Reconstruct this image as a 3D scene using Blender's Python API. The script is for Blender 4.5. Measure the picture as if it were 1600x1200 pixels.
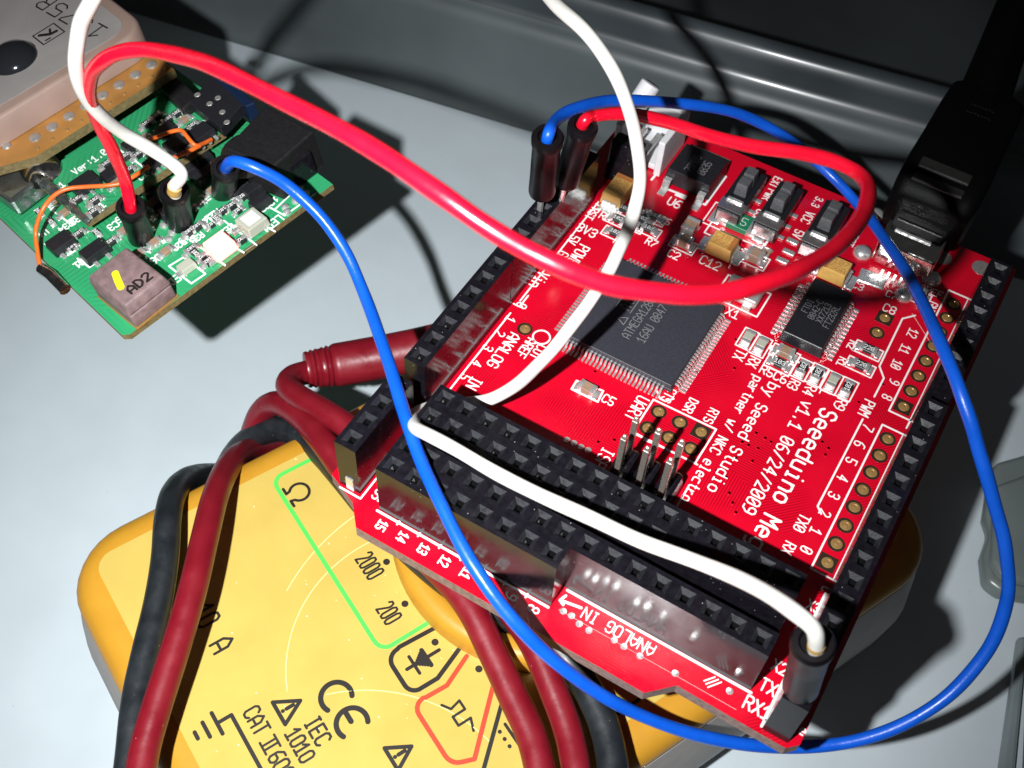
import bpy, bmesh, math, random
from mathutils import Vector, Matrix
random.seed(7)
# ------------------------------------------------------------------ units: 1 Blender unit = 1 cm, all sizes below in mm
S = 0.1
scn = bpy.context.scene
scn.unit_settings.system = 'METRIC'; scn.unit_settings.scale_length = 0.01
for o in list(bpy.data.objects): bpy.data.objects.remove(o, do_unlink=True)
col = scn.collection

# ------------------------------------------------------------------ camera (solved from the pin grid of the board)
CAM = Vector((-3.0934, -65.6084, 104.7301)); FPX = 1815.85
RX = Vector((0.85684815, 0.51387551, 0.0417516)); RY = Vector((0.43719562, -0.68128789, -0.58711737)); RZ = Vector((-0.27326038, 0.52132405, -0.80842439))
cd = bpy.data.cameras.new('camera'); cam = bpy.data.objects.new('camera', cd); col.objects.link(cam)
cam.matrix_world = Matrix(((RX.x, -RY.x, -RZ.x, CAM.x*S), (RX.y, -RY.y, -RZ.y, CAM.y*S), (RX.z, -RY.z, -RZ.z, CAM.z*S), (0, 0, 0, 1)))
cd.sensor_width = 36; cd.lens = 36*FPX/1600; cd.clip_start = 0.1; cd.clip_end = 2000
cd.dof.use_dof = True; cd.dof.focus_distance = 12.6; cd.dof.aperture_fstop = 0.65
scn.camera = cam

# ------------------------------------------------------------------ world + the flash beside the lens
w = bpy.data.worlds.new('World'); scn.world = w; w.use_nodes = True
wb = w.node_tree.nodes['Background']; wb.inputs[0].default_value = (0.62, 0.62, 0.62, 1); wb.inputs[1].default_value = 0.038
ld = bpy.data.lights.new('flash', 'SPOT'); ld.energy = 19500; ld.spot_size = math.radians(74); ld.spot_blend = 1.0; ld.shadow_soft_size = 0.17; ld.color = (0.97, 0.99, 1.0)
flash = bpy.data.objects.new('flash', ld); col.objects.link(flash); flash.location = Vector((-25, -86, 112))*S
flash.rotation_euler = (Vector((-52, -6, -12))-Vector((-25, -86, 112))).to_track_quat('-Z', 'Y').to_euler()
scn.view_settings.view_transform = 'Standard'; scn.view_settings.look = 'None'
scn.view_settings.exposure = 0; scn.view_settings.gamma = 1; scn.view_settings.use_curve_mapping = False

# ------------------------------------------------------------------ measured points: a sight line cut with a plane of known height, or at a known range
def ray(u, v): return RX*((u-800)/FPX) + RY*((v-600)/FPX) + RZ
def P(u, v, z=0.0):
    d = ray(u, v); return CAM + d*((z-CAM.z)/d.z)
def D(u, v, r): return CAM + ray(u, v)*r
TZ = -36.0                                  # table height under the board

# ------------------------------------------------------------------ tags and hierarchy
def tag(o, label=None, cat=None, group=None, kind=None):
    if label: o['label'] = label
    if cat: o['category'] = cat
    if group: o['group'] = group
    if kind: o['kind'] = kind
    return o
def empty(name, mat=None):
    o = bpy.data.objects.new(name, None); o.empty_display_size = .2; col.objects.link(o)
    if mat is not None: o.matrix_world = mat
    return o
class MB:
    def __init__(s): s.v = []; s.f = []; s.m = []; s.mi = 0
    def add(s, vs, fs):
        b = len(s.v); s.v += [Vector(x) for x in vs]
        for f in fs: s.f.append([b+i for i in f]); s.m.append(s.mi)
        return s
    def box(s, c, d, ang=0, taper=0.0):
        hx, hy, hz = d[0]/2, d[1]/2, d[2]/2; ca, sa = math.cos(ang), math.sin(ang); vs = []
        for z in (-1, 1):
            for (x, y) in ((-1, -1), (1, -1), (1, 1), (-1, 1)):
                k = 1-taper if z > 0 else 1
                X, Y = x*(hx-(taper if z > 0 else 0)), y*(hy-(taper if z > 0 else 0))
                vs.append((c[0]+X*ca-Y*sa, c[1]+X*sa+Y*ca, c[2]+z*hz))
        return s.add(vs, [(3, 2, 1, 0), (4, 5, 6, 7), (0, 1, 5, 4), (1, 2, 6, 5), (2, 3, 7, 6), (3, 0, 4, 7)])
    def prism(s, pts, z0, z1):
        a = sum(pts[i][0]*pts[(i+1) % len(pts)][1]-pts[(i+1) % len(pts)][0]*pts[i][1] for i in range(len(pts)))
        if a < 0: pts = pts[::-1]
        n = len(pts); vs = [(p[0], p[1], z0) for p in pts]+[(p[0], p[1], z1) for p in pts]
        return s.add(vs, [tuple(range(n))[::-1], tuple(range(n, 2*n))]+[(i, (i+1) % n, n+(i+1) % n, n+i) for i in range(n)])
    def lathe(s, c, prof, n=24, axis=None):
        M = Matrix.Identity(3)
        if axis is not None: M = Vector((0, 0, 1)).rotation_difference(Vector(axis).normalized()).to_matrix()
        c = Vector(c); vs = []; fs = []
        for (r, z) in prof:
            for i in range(n):
                a = 2*math.pi*i/n; vs.append(c+M@Vector((r*math.cos(a), r*math.sin(a), z)))
        for j in range(len(prof)-1):
            for i in range(n): fs.append((j*n+i, j*n+(i+1) % n, (j+1)*n+(i+1) % n, (j+1)*n+i))
        fs.append(tuple(range(n))[::-1]); fs.append(tuple((len(prof)-1)*n+i for i in range(n)))
        return s.add(vs, fs)
    def tube(s, pts, r, n=10, closed=False, rfun=None):
        pts = [Vector(p) for p in pts]; m = len(pts); fr = None; vs = []; fs = []
        for i, p in enumerate(pts):
            t = (pts[min(i+1, m-1)]-pts[max(i-1, 0)]).normalized()
            if fr is None:
                a = Vector((0, 0, 1)) if abs(t.z) < .9 else Vector((1, 0, 0)); fr = (a-t*a.dot(t)).normalized()
            else: fr = (fr-t*fr.dot(t)).normalized()
            b = t.cross(fr); rr = rfun(i/(m-1)) if rfun else r
            for k in range(n):
                an = 2*math.pi*k/n; vs.append(p+(fr*math.cos(an)+b*math.sin(an))*rr)
        for i in range(m-1):
            for k in range(n): fs.append((i*n+k, i*n+(k+1) % n, (i+1)*n+(k+1) % n, (i+1)*n+k))
        fs.append(tuple(range(n))[::-1]); fs.append(tuple((m-1)*n+k for k in range(n)))
        return s.add(vs, fs)
    def build(s, name, mat, parent=None, bevel=0, smooth=False, seg=2, auto=None):
        me = bpy.data.meshes.new(name)
        me.from_pydata([v*S for v in s.v], [], s.f); me.update()
        mats = mat if isinstance(mat, (list, tuple)) else [mat]
        for x in mats: me.materials.append(x)
        for p, i in zip(me.polygons, s.m): p.material_index = i
        bm = bmesh.new(); bm.from_mesh(me); bmesh.ops.recalc_face_normals(bm, faces=bm.faces)
        if bevel:
            es = [e for e in bm.edges if len(e.link_faces) == 2 and e.calc_face_angle(0) > .5]
            bmesh.ops.bevel(bm, geom=es, offset=bevel*S, segments=seg, affect='EDGES', profile=.5, clamp_overlap=True)
        bm.to_mesh(me); bm.free()
        if smooth or auto:
            for p in me.polygons: p.use_smooth = True
            try: me.set_sharp_from_angle(angle=auto or math.radians(40))
            except Exception: pass
        o = bpy.data.objects.new(name, me); col.objects.link(o)
        if parent: o.parent = parent
        return o
def dup(o, parent, off=None, name=None):
    c = o.copy(); col.objects.link(c); c.parent = parent
    if off is not None: c.location = Vector(o.location)+Vector(off)*S
    for ch in list(o.children):
        g = ch.copy(); col.objects.link(g); g.parent = c
    return c
def smoothpath(pts, n=10):
    pts = [Vector(p) for p in pts]; out = []
    e = [pts[0]*2-pts[1]]+pts+[pts[-1]*2-pts[-2]]
    for i in range(1, len(e)-2):
        p0, p1, p2, p3 = e[i-1:i+3]
        for k in range(n):
            t = k/n; out.append(.5*((2*p1)+(p2-p0)*t+(2*p0-5*p1+4*p2-p3)*t*t+(3*p1-p0-3*p2+p3)*t**3))
    out.append(pts[-1])
    for _ in range(3):
        out = [out[0]]+[(out[i-1]+out[i]*2+out[i+1])/4 for i in range(1, len(out)-1)]+[out[-1]]
    return out

# ------------------------------------------------------------------ materials
def mat(name, c, rough=.5, metal=0, spec=.5, coat=0, var=.0, vscale=6, bump=0, bscale=30, rvar=.0, trans=0, sss=0, emit=None, ior=None, detail=4, speck=None):
    m = bpy.data.materials.new(name); m.use_nodes = True; nt = m.node_tree; N = nt.nodes; L = nt.links; b = N['Principled BSDF']
    b.inputs['Base Color'].default_value = (*c, 1); b.inputs['Roughness'].default_value = rough; b.inputs['Metallic'].default_value = metal
    b.inputs['Specular IOR Level'].default_value = spec; b.inputs['Coat Weight'].default_value = coat; b.inputs['Coat Roughness'].default_value = .15
    b.inputs['Transmission Weight'].default_value = trans
    if sss: b.inputs['Subsurface Weight'].default_value = sss; b.inputs['Subsurface Scale'].default_value = .05
    if emit: b.inputs['Emission Color'].default_value = (*emit[:3], 1); b.inputs['Emission Strength'].default_value = emit[3]
    tc = N.new('ShaderNodeTexCoord')
    if var or rvar:
        n = N.new('ShaderNodeTexNoise'); n.inputs['Scale'].default_value = vscale; n.inputs['Detail'].default_value = detail; L.new(tc.outputs['Object'], n.inputs['Vector'])
        if var:
            r = N.new('ShaderNodeValToRGB'); r.color_ramp.elements[0].position = .3; r.color_ramp.elements[1].position = .7
            r.color_ramp.elements[0].color = (*[x*(1-var) for x in c], 1); r.color_ramp.elements[1].color = (*[min(1, x*(1+var)) for x in c], 1)
            L.new(n.outputs[0], r.inputs[0]); L.new(r.outputs[0], b.inputs['Base Color'])
        if rvar:
            q = N.new('ShaderNodeMapRange'); q.inputs[1].default_value = .3; q.inputs[2].default_value = .7; q.inputs[3].default_value = max(0.02, rough-rvar); q.inputs[4].default_value = min(1, rough+rvar)
            L.new(n.outputs[0], q.inputs[0]); L.new(q.outputs[0], b.inputs['Roughness'])
    if speck:
        vo = N.new('ShaderNodeTexVoronoi'); vo.inputs['Scale'].default_value = speck[0]; L.new(tc.outputs['Object'], vo.inputs['Vector'])
        nn = N.new('ShaderNodeTexNoise'); nn.inputs['Scale'].default_value = speck[0]*.35; L.new(tc.outputs['Object'], nn.inputs['Vector'])
        lt = N.new('ShaderNodeMath'); lt.operation = 'LESS_THAN'; lt.inputs[1].default_value = speck[1]; L.new(vo.outputs['Distance'], lt.inputs[0])
        gt = N.new('ShaderNodeMath'); gt.operation = 'GREATER_THAN'; gt.inputs[1].default_value = .56; L.new(nn.outputs[0], gt.inputs[0])
        an = N.new('ShaderNodeMath'); an.operation = 'MULTIPLY'; L.new(lt.outputs[0], an.inputs[0]); L.new(gt.outputs[0], an.inputs[1])
        mx = N.new('ShaderNodeMix'); mx.data_type = 'RGBA'; mx.inputs['B'].default_value = (*speck[2], 1); L.new(an.outputs[0], mx.inputs['Factor'])
        src = b.inputs['Base Color'].links[0].from_socket if b.inputs['Base Color'].is_linked else None
        if src: L.new(src, mx.inputs['A'])
        else: mx.inputs['A'].default_value = (*c, 1)
        L.new(mx.outputs['Result'], b.inputs['Base Color'])
    if bump:
        n2 = N.new('ShaderNodeTexNoise'); n2.inputs['Scale'].default_value = bscale; n2.inputs['Detail'].default_value = 3; L.new(tc.outputs['Object'], n2.inputs['Vector'])
        bp = N.new('ShaderNodeBump'); bp.inputs['Strength'].default_value = bump; bp.inputs['Distance'].default_value = .01; L.new(n2.outputs[0], bp.inputs['Height']); L.new(bp.outputs[0], b.inputs['Normal'])
    return m
def pcb_mat(name, c, dark, scale):
    """solder mask over copper: fine bundles of traces that turn by 45 degrees from patch to patch"""
    m = mat(name, c, rough=.22, spec=.5, coat=.12); nt = m.node_tree; N = nt.nodes; L = nt.links; b = N['Principled BSDF']
    tc = N.new('ShaderNodeTexCoord'); vo = N.new('ShaderNodeTexVoronoi'); vo.inputs['Scale'].default_value = 1.35
    L.new(tc.outputs['Object'], vo.inputs['Vector'])
    gn = N.new('ShaderNodeTexNoise'); gn.inputs['Scale'].default_value = 3.5; gn.inputs['Detail'].default_value = 6; L.new(tc.outputs['Object'], gn.inputs['Vector'])
    gm = N.new('ShaderNodeMapRange'); gm.inputs[1].default_value = .3; gm.inputs[2].default_value = .7; gm.inputs[3].default_value = .14; gm.inputs[4].default_value = .36; L.new(gn.outputs[0], gm.inputs[0]); L.new(gm.outputs[0], b.inputs['Roughness'])
    sep = N.new('ShaderNodeSeparateColor'); L.new(vo.outputs['Color'], sep.inputs[0])
    mul = N.new('ShaderNodeMath'); mul.operation = 'MULTIPLY'; mul.inputs[1].default_value = 4; L.new(sep.outputs[0], mul.inputs[0])
    fl = N.new('ShaderNodeMath'); fl.operation = 'FLOOR'; L.new(mul.outputs[0], fl.inputs[0])
    an = N.new('ShaderNodeMath'); an.operation = 'MULTIPLY'; an.inputs[1].default_value = math.pi/4; L.new(fl.outputs[0], an.inputs[0])
    rot = N.new('ShaderNodeVectorRotate'); rot.rotation_type = 'Z_AXIS'; L.new(tc.outputs['Object'], rot.inputs['Vector']); L.new(an.outputs[0], rot.inputs['Angle'])
    wv = N.new('ShaderNodeTexWave'); wv.wave_type = 'BANDS'; wv.bands_direction = 'X'; wv.inputs['Scale'].default_value = scale; wv.inputs['Distortion'].default_value = 0
    L.new(rot.outputs[0], wv.inputs['Vector'])
    th = N.new('ShaderNodeMapRange'); th.inputs[1].default_value = .55; th.inputs[2].default_value = .8; L.new(wv.outputs['Fac'], th.inputs[0])
    no = N.new('ShaderNodeTexNoise'); no.inputs['Scale'].default_value = .9; no.inputs['Detail'].default_value = 1; L.new(tc.outputs['Object'], no.inputs['Vector'])
    ms = N.new('ShaderNodeMapRange'); ms.inputs[1].default_value = .45; ms.inputs[2].default_value = .56; L.new(no.outputs[0], ms.inputs[0])
    f = N.new('ShaderNodeMath'); f.operation = 'MULTIPLY'; L.new(th.outputs[0], f.inputs[0]); L.new(ms.outputs[0], f.inputs[1])
    mx = N.new('ShaderNodeMix'); mx.data_type = 'RGBA'; mx.inputs['A'].default_value = (*c, 1); mx.inputs['B'].default_value = (*dark, 1)
    L.new(f.outputs[0], mx.inputs['Factor']); L.new(mx.outputs['Result'], b.inputs['Base Color'])
    bp = N.new('ShaderNodeBump'); bp.inputs['Strength'].default_value = .12; bp.inputs['Distance'].default_value = .004; L.new(f.outputs[0], bp.inputs['Height']); L.new(bp.outputs[0], b.inputs['Normal'])
    return m
M = dict(
 red_mask=pcb_mat('red_mask', (.60, .002, .018), (.36, .001, .010), 10),
 green_mask=pcb_mat('green_mask', (.03, .30, .12), (.022, .25, .10), 5),
 pcb_edge=mat('pcb_edge', (.22, .15, .13), .7, var=.3, vscale=20),
 brown_edge=mat('brown_edge', (.16, .12, .05), .6, var=.3, vscale=20),
 silk=mat('silk', (.86, .86, .84), .55, var=.05, vscale=30),
 header_facet=mat('header_facet', (.017, .017, .021), .46, spec=.3, rvar=.14, vscale=20, bump=.15, bscale=60, var=.3),
 header=mat('header', (.008, .007, .010), .17, spec=.3, rvar=.05, vscale=14, bump=.03, bscale=60, var=.3, speck=(16, .1, (.22, .21, .22))),
 ring_dark=mat('ring_dark', (.03, .018, .012), .3),
 hole=mat('hole', (.004, .004, .005), .5),
 chrome=mat('chrome', (.8, .79, .77), .16, metal=1, rvar=.1, vscale=8, bump=.8, bscale=7),
 tin=mat('tin', (.82, .82, .80), .28, metal=.75, rvar=.12, vscale=25, bump=.3, bscale=25),
 pin=mat('pin', (.7, .66, .58), .3, metal=.85, rvar=.08, vscale=25),
 tin_dull=mat('tin_dull', (.5, .48, .45), .42, metal=.7, rvar=.15, vscale=25, bump=.4, bscale=30),
 gold=mat('gold', (.55, .33, .12), .3, metal=.6, rvar=.12, vscale=20),
 epoxy=mat('epoxy', (.032, .032, .042), .5, spec=.5, var=.15, vscale=40, bump=.25, bscale=90),
 epoxy_black=mat('epoxy_black', (.013, .013, .016), .4, var=.2, vscale=40, bump=.2, bscale=60),
 chip_print=mat('chip_print', (.19, .185, .19), .6),
 tant=mat('tant', (.62, .36, .10), .38, var=.08, vscale=18),
 tant_band=mat('tant_band', (.42, .15, .04), .4),
 ceramic=mat('ceramic', (.30, .19, .13), .5, var=.1, vscale=20),
 res_top=mat('res_top', (.018, .018, .02), .4),
 fuse_green=mat('fuse_green', (.015, .17, .08), .35, var=.1),
 crystal=mat('crystal', (.62, .6, .58), .38, metal=.6, var=.08, vscale=20),
 led=mat('led', (.40, .41, .33), .25, spec=.6, coat=.4),
 led_lit=mat('led_lit', (.9, .6, .55), .3, emit=(1, .10, .08, 1.6)),
 led_core=mat('led_core', (.9, .8, .8), .3, emit=(1, .75, .72, 5)),
 white_pl=mat('white_pl', (.72, .71, .73), .38, var=.04, sss=.1),
 sw_metal=mat('sw_metal', (.62, .58, .58), .25, metal=.9, rvar=.1, vscale=12),
 sw_black=mat('sw_black', (.012, .012, .014), .35),
 sw_knob=mat('sw_knob', (.085, .085, .09), .5, bump=.3, bscale=60, var=.2, vscale=30),
 sleeve=mat('sleeve', (.006, .005, .006), .36, spec=.18, bump=.02, bscale=14),
 w_red=mat('w_red', (.78, .004, .024), .27, spec=.7, coat=.2, var=.1, vscale=2.5, rvar=.07, bump=.16, bscale=18),
 w_blue=mat('w_blue', (.004, .095, .60), .32, spec=.6, var=.12, vscale=2.5, rvar=.08, bump=.2, bscale=24),
 w_white=mat('w_white', (.76, .75, .70), .42, var=.09, vscale=2.2, bump=.08, bscale=20),
 flux=mat('flux', (.55, .33, .08), .35, var=.2, vscale=20),
 w_orange=mat('w_orange', (.78, .14, .02), .35, var=.08, vscale=8),
 lead_red=mat('lead_red', (.17, .005, .012), .38, spec=.5, var=.12, vscale=4, bump=.45, bscale=7, rvar=.1, speck=(12, .06, (.5, .35, .33))),
 lead_black=mat('lead_black', (.012, .015, .018), .42, var=.25, vscale=5, bump=.6, bscale=6, rvar=.1, speck=(12, .06, (.25, .25, .25))),
 yellow=mat('yellow', (.48, .235, .02), .42, spec=.4, var=.05, vscale=3, bump=.15, bscale=60, sss=.03),
 label=mat('label', (.50, .365, .085), .3, spec=.45, var=.05, vscale=1.6, rvar=.08, detail=3, speck=(9, .075, (.85, .8, .55))),
 grey_case=mat('grey_case', (.34, .31, .29), .55, var=.08, vscale=4, bump=.2, bscale=60),
 scratch=mat('scratch', (.80, .72, .32), .35),
 ink=mat('ink', (.016, .014, .012), .45),
 ink_green=mat('ink_green', (.08, .52, .08), .45),
 ink_red=mat('ink_red', (.62, .05, .02), .45),
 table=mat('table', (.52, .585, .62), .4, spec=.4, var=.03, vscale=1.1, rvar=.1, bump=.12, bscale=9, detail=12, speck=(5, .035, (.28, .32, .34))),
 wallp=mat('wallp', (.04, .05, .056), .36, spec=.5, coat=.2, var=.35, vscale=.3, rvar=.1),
 wall_foot=mat('wall_foot', (.085, .10, .105), .45, spec=.4, var=.22, vscale=.3, rvar=.1),
 rimp=mat('rimp', (.022, .028, .030), .3, spec=.5, coat=.2),
 desk=mat('desk', (.045, .053, .056), .5, var=.5, vscale=.12, rvar=.15),
 wallrib=mat('wallrib', (.20, .24, .25), .35, spec=.6, var=.2, vscale=.8),
 clear=mat('clear', (.20, .235, .23), .3, spec=.6, var=.1, vscale=1, trans=.2),
 usb=mat('usb', (.0015, .0015, .0015), .5, spec=.1, bump=.3, bscale=40),
 usb_grip=mat('usb_grip', (.015, .014, .013), .6, bump=.5, bscale=60, var=.2, vscale=20),
 ant_pcb=mat('ant_pcb', (.38, .17, .035), .3, spec=.6, coat=.3, var=.2, vscale=3),
 patch=mat('patch', (.33, .225, .185), .5, var=.08, vscale=3, bump=.1, bscale=40),
 silver=mat('silver', (.38, .355, .34), .42, metal=.2, var=.12, vscale=1.2, rvar=.05),
 feed=mat('feed', (.05, .055, .065), .12, metal=.7),
 inductor=mat('inductor', (.19, .125, .125), .6, var=.22, vscale=12, bump=.5, bscale=25),
 marker=mat('marker', (.72, .72, .02), .5, var=.1, vscale=30),
 cable_blk=mat('cable_blk', (.006, .006, .007), .45),
 dk_blue=mat('dk_blue', (.005, .013, .04), .4),
 tape=mat('tape', (.3, .34, .33), .25, metal=.9, rvar=.15, vscale=6, bump=.6, bscale=8),
 rubber=mat('rubber', (.008, .007, .008), .55, bump=.4, bscale=30, var=.3, vscale=20),
)

# ------------------------------------------------------------------ stroke lettering (drawn like the board's own vector lettering)
G = {
'A':'00 04 26 44 40|02 42','B':'00 06 36 45 44 33 42 41 30 00|03 33','C':'45 36 16 05 01 10 30 41','D':'00 06 26 44 42 20 00','E':'46 06 00 40|03 33','F':'46 06 00|03 33',
'G':'45 36 16 05 01 10 30 41 43 23','H':'00 06|40 46|03 43','I':'10 30|20 26|16 36','J':'01 10 30 41 46','K':'00 06|46 03 40','L':'06 00 40','M':'00 06 23 46 40','N':'00 06 40 46',
'O':'01 05 16 36 45 41 30 10 01','P':'00 06 36 45 44 33 03','Q':'01 05 16 36 45 41 30 10 01|22 40','R':'00 06 36 45 44 33 03|23 40','S':'45 36 16 05 04 13 33 42 41 30 10 01',
'T':'06 46|20 26','U':'06 01 10 30 41 46','V':'06 20 46','W':'06 10 23 30 46','X':'00 46|06 40','Y':'06 23 46|23 20','Z':'06 46 00 40',
'0':'01 05 16 36 45 41 30 10 01|12 34','1':'04 26 20|00 40','2':'05 16 36 45 44 00 40','3':'05 16 36 45 44 33 42 41 30 10 01|13 33','4':'30 36 02 42','5':'46 06 03 33 42 41 30 10 01',
'6':'46 26 04 01 10 30 41 42 33 03','7':'06 46 45 11 10','8':'13 04 05 16 36 45 44 33 13 02 01 10 30 41 42 33','9':'00 20 42 45 36 16 05 04 13 43',
'/':'00 46','.':'20 21','-':'03 43',':':'21 22|24 25','+':'03 43|21 25','!':'20 21|22 26','<':'46 03 40',
'a':'14 34 43 40|42 12 01 10 30 41','b':'06 00|04 34 43 41 30 00','c':'44 14 03 01 10 40','d':'46 40|44 14 03 01 10 40','e':'02 42 43 34 14 03 01 10 30','f':'36 25 20|13 33',
'g':'44 14 03 01 10 40|44 4a 3b 1b','h':'06 00|03 14 34 43 40','i':'14 24 20|10 30|26 26','l':'16 26 20|10 30','m':'00 04|03 14 23 20|23 34 43 40','n':'00 04|03 14 34 43 40','o':'01 03 14 34 43 41 30 10 01',
'p':'04 0b|04 34 43 41 30 00','r':'00 04|02 24 34','s':'44 14 03 12 32 41 30 00','t':'26 21 30 40|14 34','u':'04 01 10 40 44','v':'04 20 44','w':'04 10 22 30 44','y':'04 20|44 20 1b 0b'}
def strokes(text, c, ang, h, wf=.78, gap=1.7, align='c', z=0.0):
    """polylines in plane coordinates; c = centre of the text, ang = reading direction"""
    u = h/6; adv = (4+gap)*u*wf; W = adv*len(text)-gap*u*wf; out = []
    x0 = {'c': -W/2, 'l': 0, 'r': -W}[align]; ca, sa = math.cos(ang), math.sin(ang)
    for ch in text:
        g = G.get(ch)
        if g:
            for pl in g.split('|'):
                q = []
                for t in pl.split():
                    X = int(t[0])*u*wf+x0; y = {'a': -1, 'b': -2}.get(t[1], None); Y = (int(t[1]) if y is None else y)*u-h/2
                    q.append((c[0]+X*ca-Y*sa, c[1]+X*sa+Y*ca, z))
                if len(q) == 2 and q[0] == q[1]: q[1] = (q[1][0]+.02, q[1][1], z)
                out.append(q)
        x0 += adv
    return out
def lay_strokes(name, jobs, mats, parent, flat=.12, lift=.012):
    """jobs: list of (polyline, width, material index) -> one mesh of flattened round strokes"""
    mb = MB()
    for (pl, wd, mi) in jobs:
        mb.mi = mi; r = wd/2; n = 8
        pts = [Vector(p) for p in pl]
        # split at sharp corners: each segment is its own rounded stroke, so corners stay full width
        clean = [pts[0]]
        for p in pts[1:]:
            if (p-clean[-1]).length > 1e-4: clean.append(p)
        for i in range(len(clean)-1):
            a, b = clean[i], clean[i+1]; t = (b-a).normalized(); nn = Vector((-t.y, t.x, 0)); ring = []
            for k in range(7):
                an = -math.pi/2+math.pi*k/6; ring.append(b+(t*math.cos(an)+nn*math.sin(an))*r)
            for k in range(7):
                an = math.pi/2+math.pi*k/6; ring.append(a+(t*math.cos(an)+nn*math.sin(an))*r)
            hgt = lift*(1+.5*((i*7+len(mb.v)) % 11)/11); m = len(ring)
            cz = a.z
            mb.add([Vector((q.x, q.y, cz)) for q in ring]+[Vector((q.x, q.y, cz+hgt)) for q in ring], [tuple(range(m, 2*m))]+[(k, (k+1) % m, m+(k+1) % m, m+k) for k in range(m)])
    return mb.build(name, mats, parent)
def xy(u, v, z=0.0):
    p = P(u, v, z); return (p.x, p.y)
DN = -math.pi/2      # reading towards the header end of the board
# ================================================================== TABLE AND TUB
e0, e1 = Vector((-128, 66, 0)), Vector((60, 97, 0)); ed = (e1-e0).normalized(); en = Vector((-ed.y, ed.x, 0))
q0, q1 = e0-ed*600, e1+ed*600
tb = MB().add([(q0.x+500*ed.y, q0.y-500, TZ), (q1.x, q1.y-900, TZ), (q1.x, q1.y, TZ), (q0.x, q0.y, TZ)], [(0, 1, 2, 3)]).build('table', M['table']); tag(tb, kind='structure')
# the darker moulded side of the plastic tub behind, with its ledges
prof = [(0, 0), (.8, .25), (1.8, 1.4), (2.8, 5), (3.5, 10), (4.0, 15.6), (4.6, 17.2), (5.6, 17.9), (6.6, 18.4), (7.2, 19.6), (7.7, 21.6), (8.3, 23.2), (9.2, 24.1), (10.3, 24.3), (11.3, 23.8), (12, 22.5), (12.6, 18), (13.4, 8), (14, -2)]
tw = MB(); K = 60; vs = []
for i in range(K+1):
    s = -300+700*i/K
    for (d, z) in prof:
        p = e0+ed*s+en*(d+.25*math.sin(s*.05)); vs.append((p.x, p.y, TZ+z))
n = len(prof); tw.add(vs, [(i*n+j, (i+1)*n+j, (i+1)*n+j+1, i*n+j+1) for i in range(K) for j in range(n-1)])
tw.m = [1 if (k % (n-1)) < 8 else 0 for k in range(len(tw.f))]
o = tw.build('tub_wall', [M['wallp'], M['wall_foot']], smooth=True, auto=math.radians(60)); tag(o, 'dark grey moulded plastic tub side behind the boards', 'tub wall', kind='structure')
dk = MB().add([(-900, 20, TZ-2.2), (900, 20, TZ-2.2), (900, 1500, TZ-2.2), (-900, 1500, TZ-2.2)], [(0, 1, 2, 3)]).build('ground', M['desk']); tag(dk, kind='structure')
# ledges and clear plastic pieces at the right
lid = empty('plastic_cover'); tag(lid, 'translucent grey plastic lid with a rounded corner at right edge', 'lid')
c0 = P(1500, 720, TZ+2); pts = []
q = [P(1538, 752, TZ), P(1545, 738, TZ), P(1600, 722, TZ), P(1760, 740, TZ), P(1760, 980, TZ), P(1600, 948, TZ), P(1552, 940, TZ), P(1528, 922, TZ), P(1524, 880, TZ), P(1536, 845, TZ), P(1528, 820, TZ)]
MB().prism([(p.x, p.y) for p in q], TZ+.1, TZ+3).build('lid_plate', M['clear'], lid, bevel=.9, seg=3, smooth=True)
q2 = [P(1552, 762, TZ+4), P(1600, 745, TZ+4), P(1740, 760, TZ+4), P(1740, 940, TZ+4), P(1600, 915, TZ+4), P(1560, 905, TZ+4), P(1545, 880, TZ+4)]
MB().prism([(p.x, p.y) for p in q2], TZ+3.05, TZ+5).build('raised_panel', M['clear'], lid, bevel=.8, seg=3, smooth=True)
side = MB().prism([xy(1585, 1000, TZ), xy(1600, 1002, TZ), xy(1578, 1230, TZ), xy(1552, 1230, TZ)], TZ, TZ+1.5).build('plastic_strip', M['wallrib'], bevel=.5); tag(side, 'straight narrow grey plastic strip at lower right corner of table', 'plastic strip')
blk = MB().prism([xy(1602, 1000, TZ), xy(1760, 1040, TZ), xy(1760, 1260, TZ), xy(1590, 1260, TZ)], TZ, TZ+2.5).build('grey_block', M['clear'], bevel=1.0, seg=3, smooth=True); tag(blk, 'plain translucent grey plastic block beyond the strip at lower right', 'block')

# ================================================================== YELLOW MULTIMETER
MZ = -13.0; ma = math.radians(-25); o2 = P(148, 882, MZ)
MM = Matrix.Translation(Vector((o2.x, o2.y, MZ))*S) @ Matrix.Rotation(ma, 4, 'Z')
meter = empty('multimeter', MM); tag(meter, 'yellow multimeter with grey lower case lying under the red circuit board', 'multimeter')
def rrect(x0, y0, x1, y1, r, n=8):
    out = []
    for (cx, cy, a0) in ((x1-r, y1-r, 0), (x0+r, y1-r, 90), (x0+r, y0+r, 180), (x1-r, y0+r, 270)):
        for k in range(n+1):
            a = math.radians(a0+90*k/n); out.append((cx+r*math.cos(a), cy+r*math.sin(a)))
    return out
def loft(name, rings, m, parent, smooth=True):
    """rings: list of (outline, z), same point count"""
    mb = MB(); n = len(rings[0][0]); vs = [(p[0], p[1], z) for (pl, z) in rings for p in pl]
    fs = [(j*n+i, j*n+(i+1) % n, (j+1)*n+(i+1) % n, (j+1)*n+i) for j in range(len(rings)-1) for i in range(n)]
    fs += [tuple(range(n))[::-1], tuple((len(rings)-1)*n+i for i in range(n))]
    mb.add(vs, fs); return mb.build(name, m, parent, smooth=smooth, auto=math.radians(50))
def ins(d, r): return rrect(-4.2+d, -3.6+d, 50.8-d, 84-d, max(r-d, .5))
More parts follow.
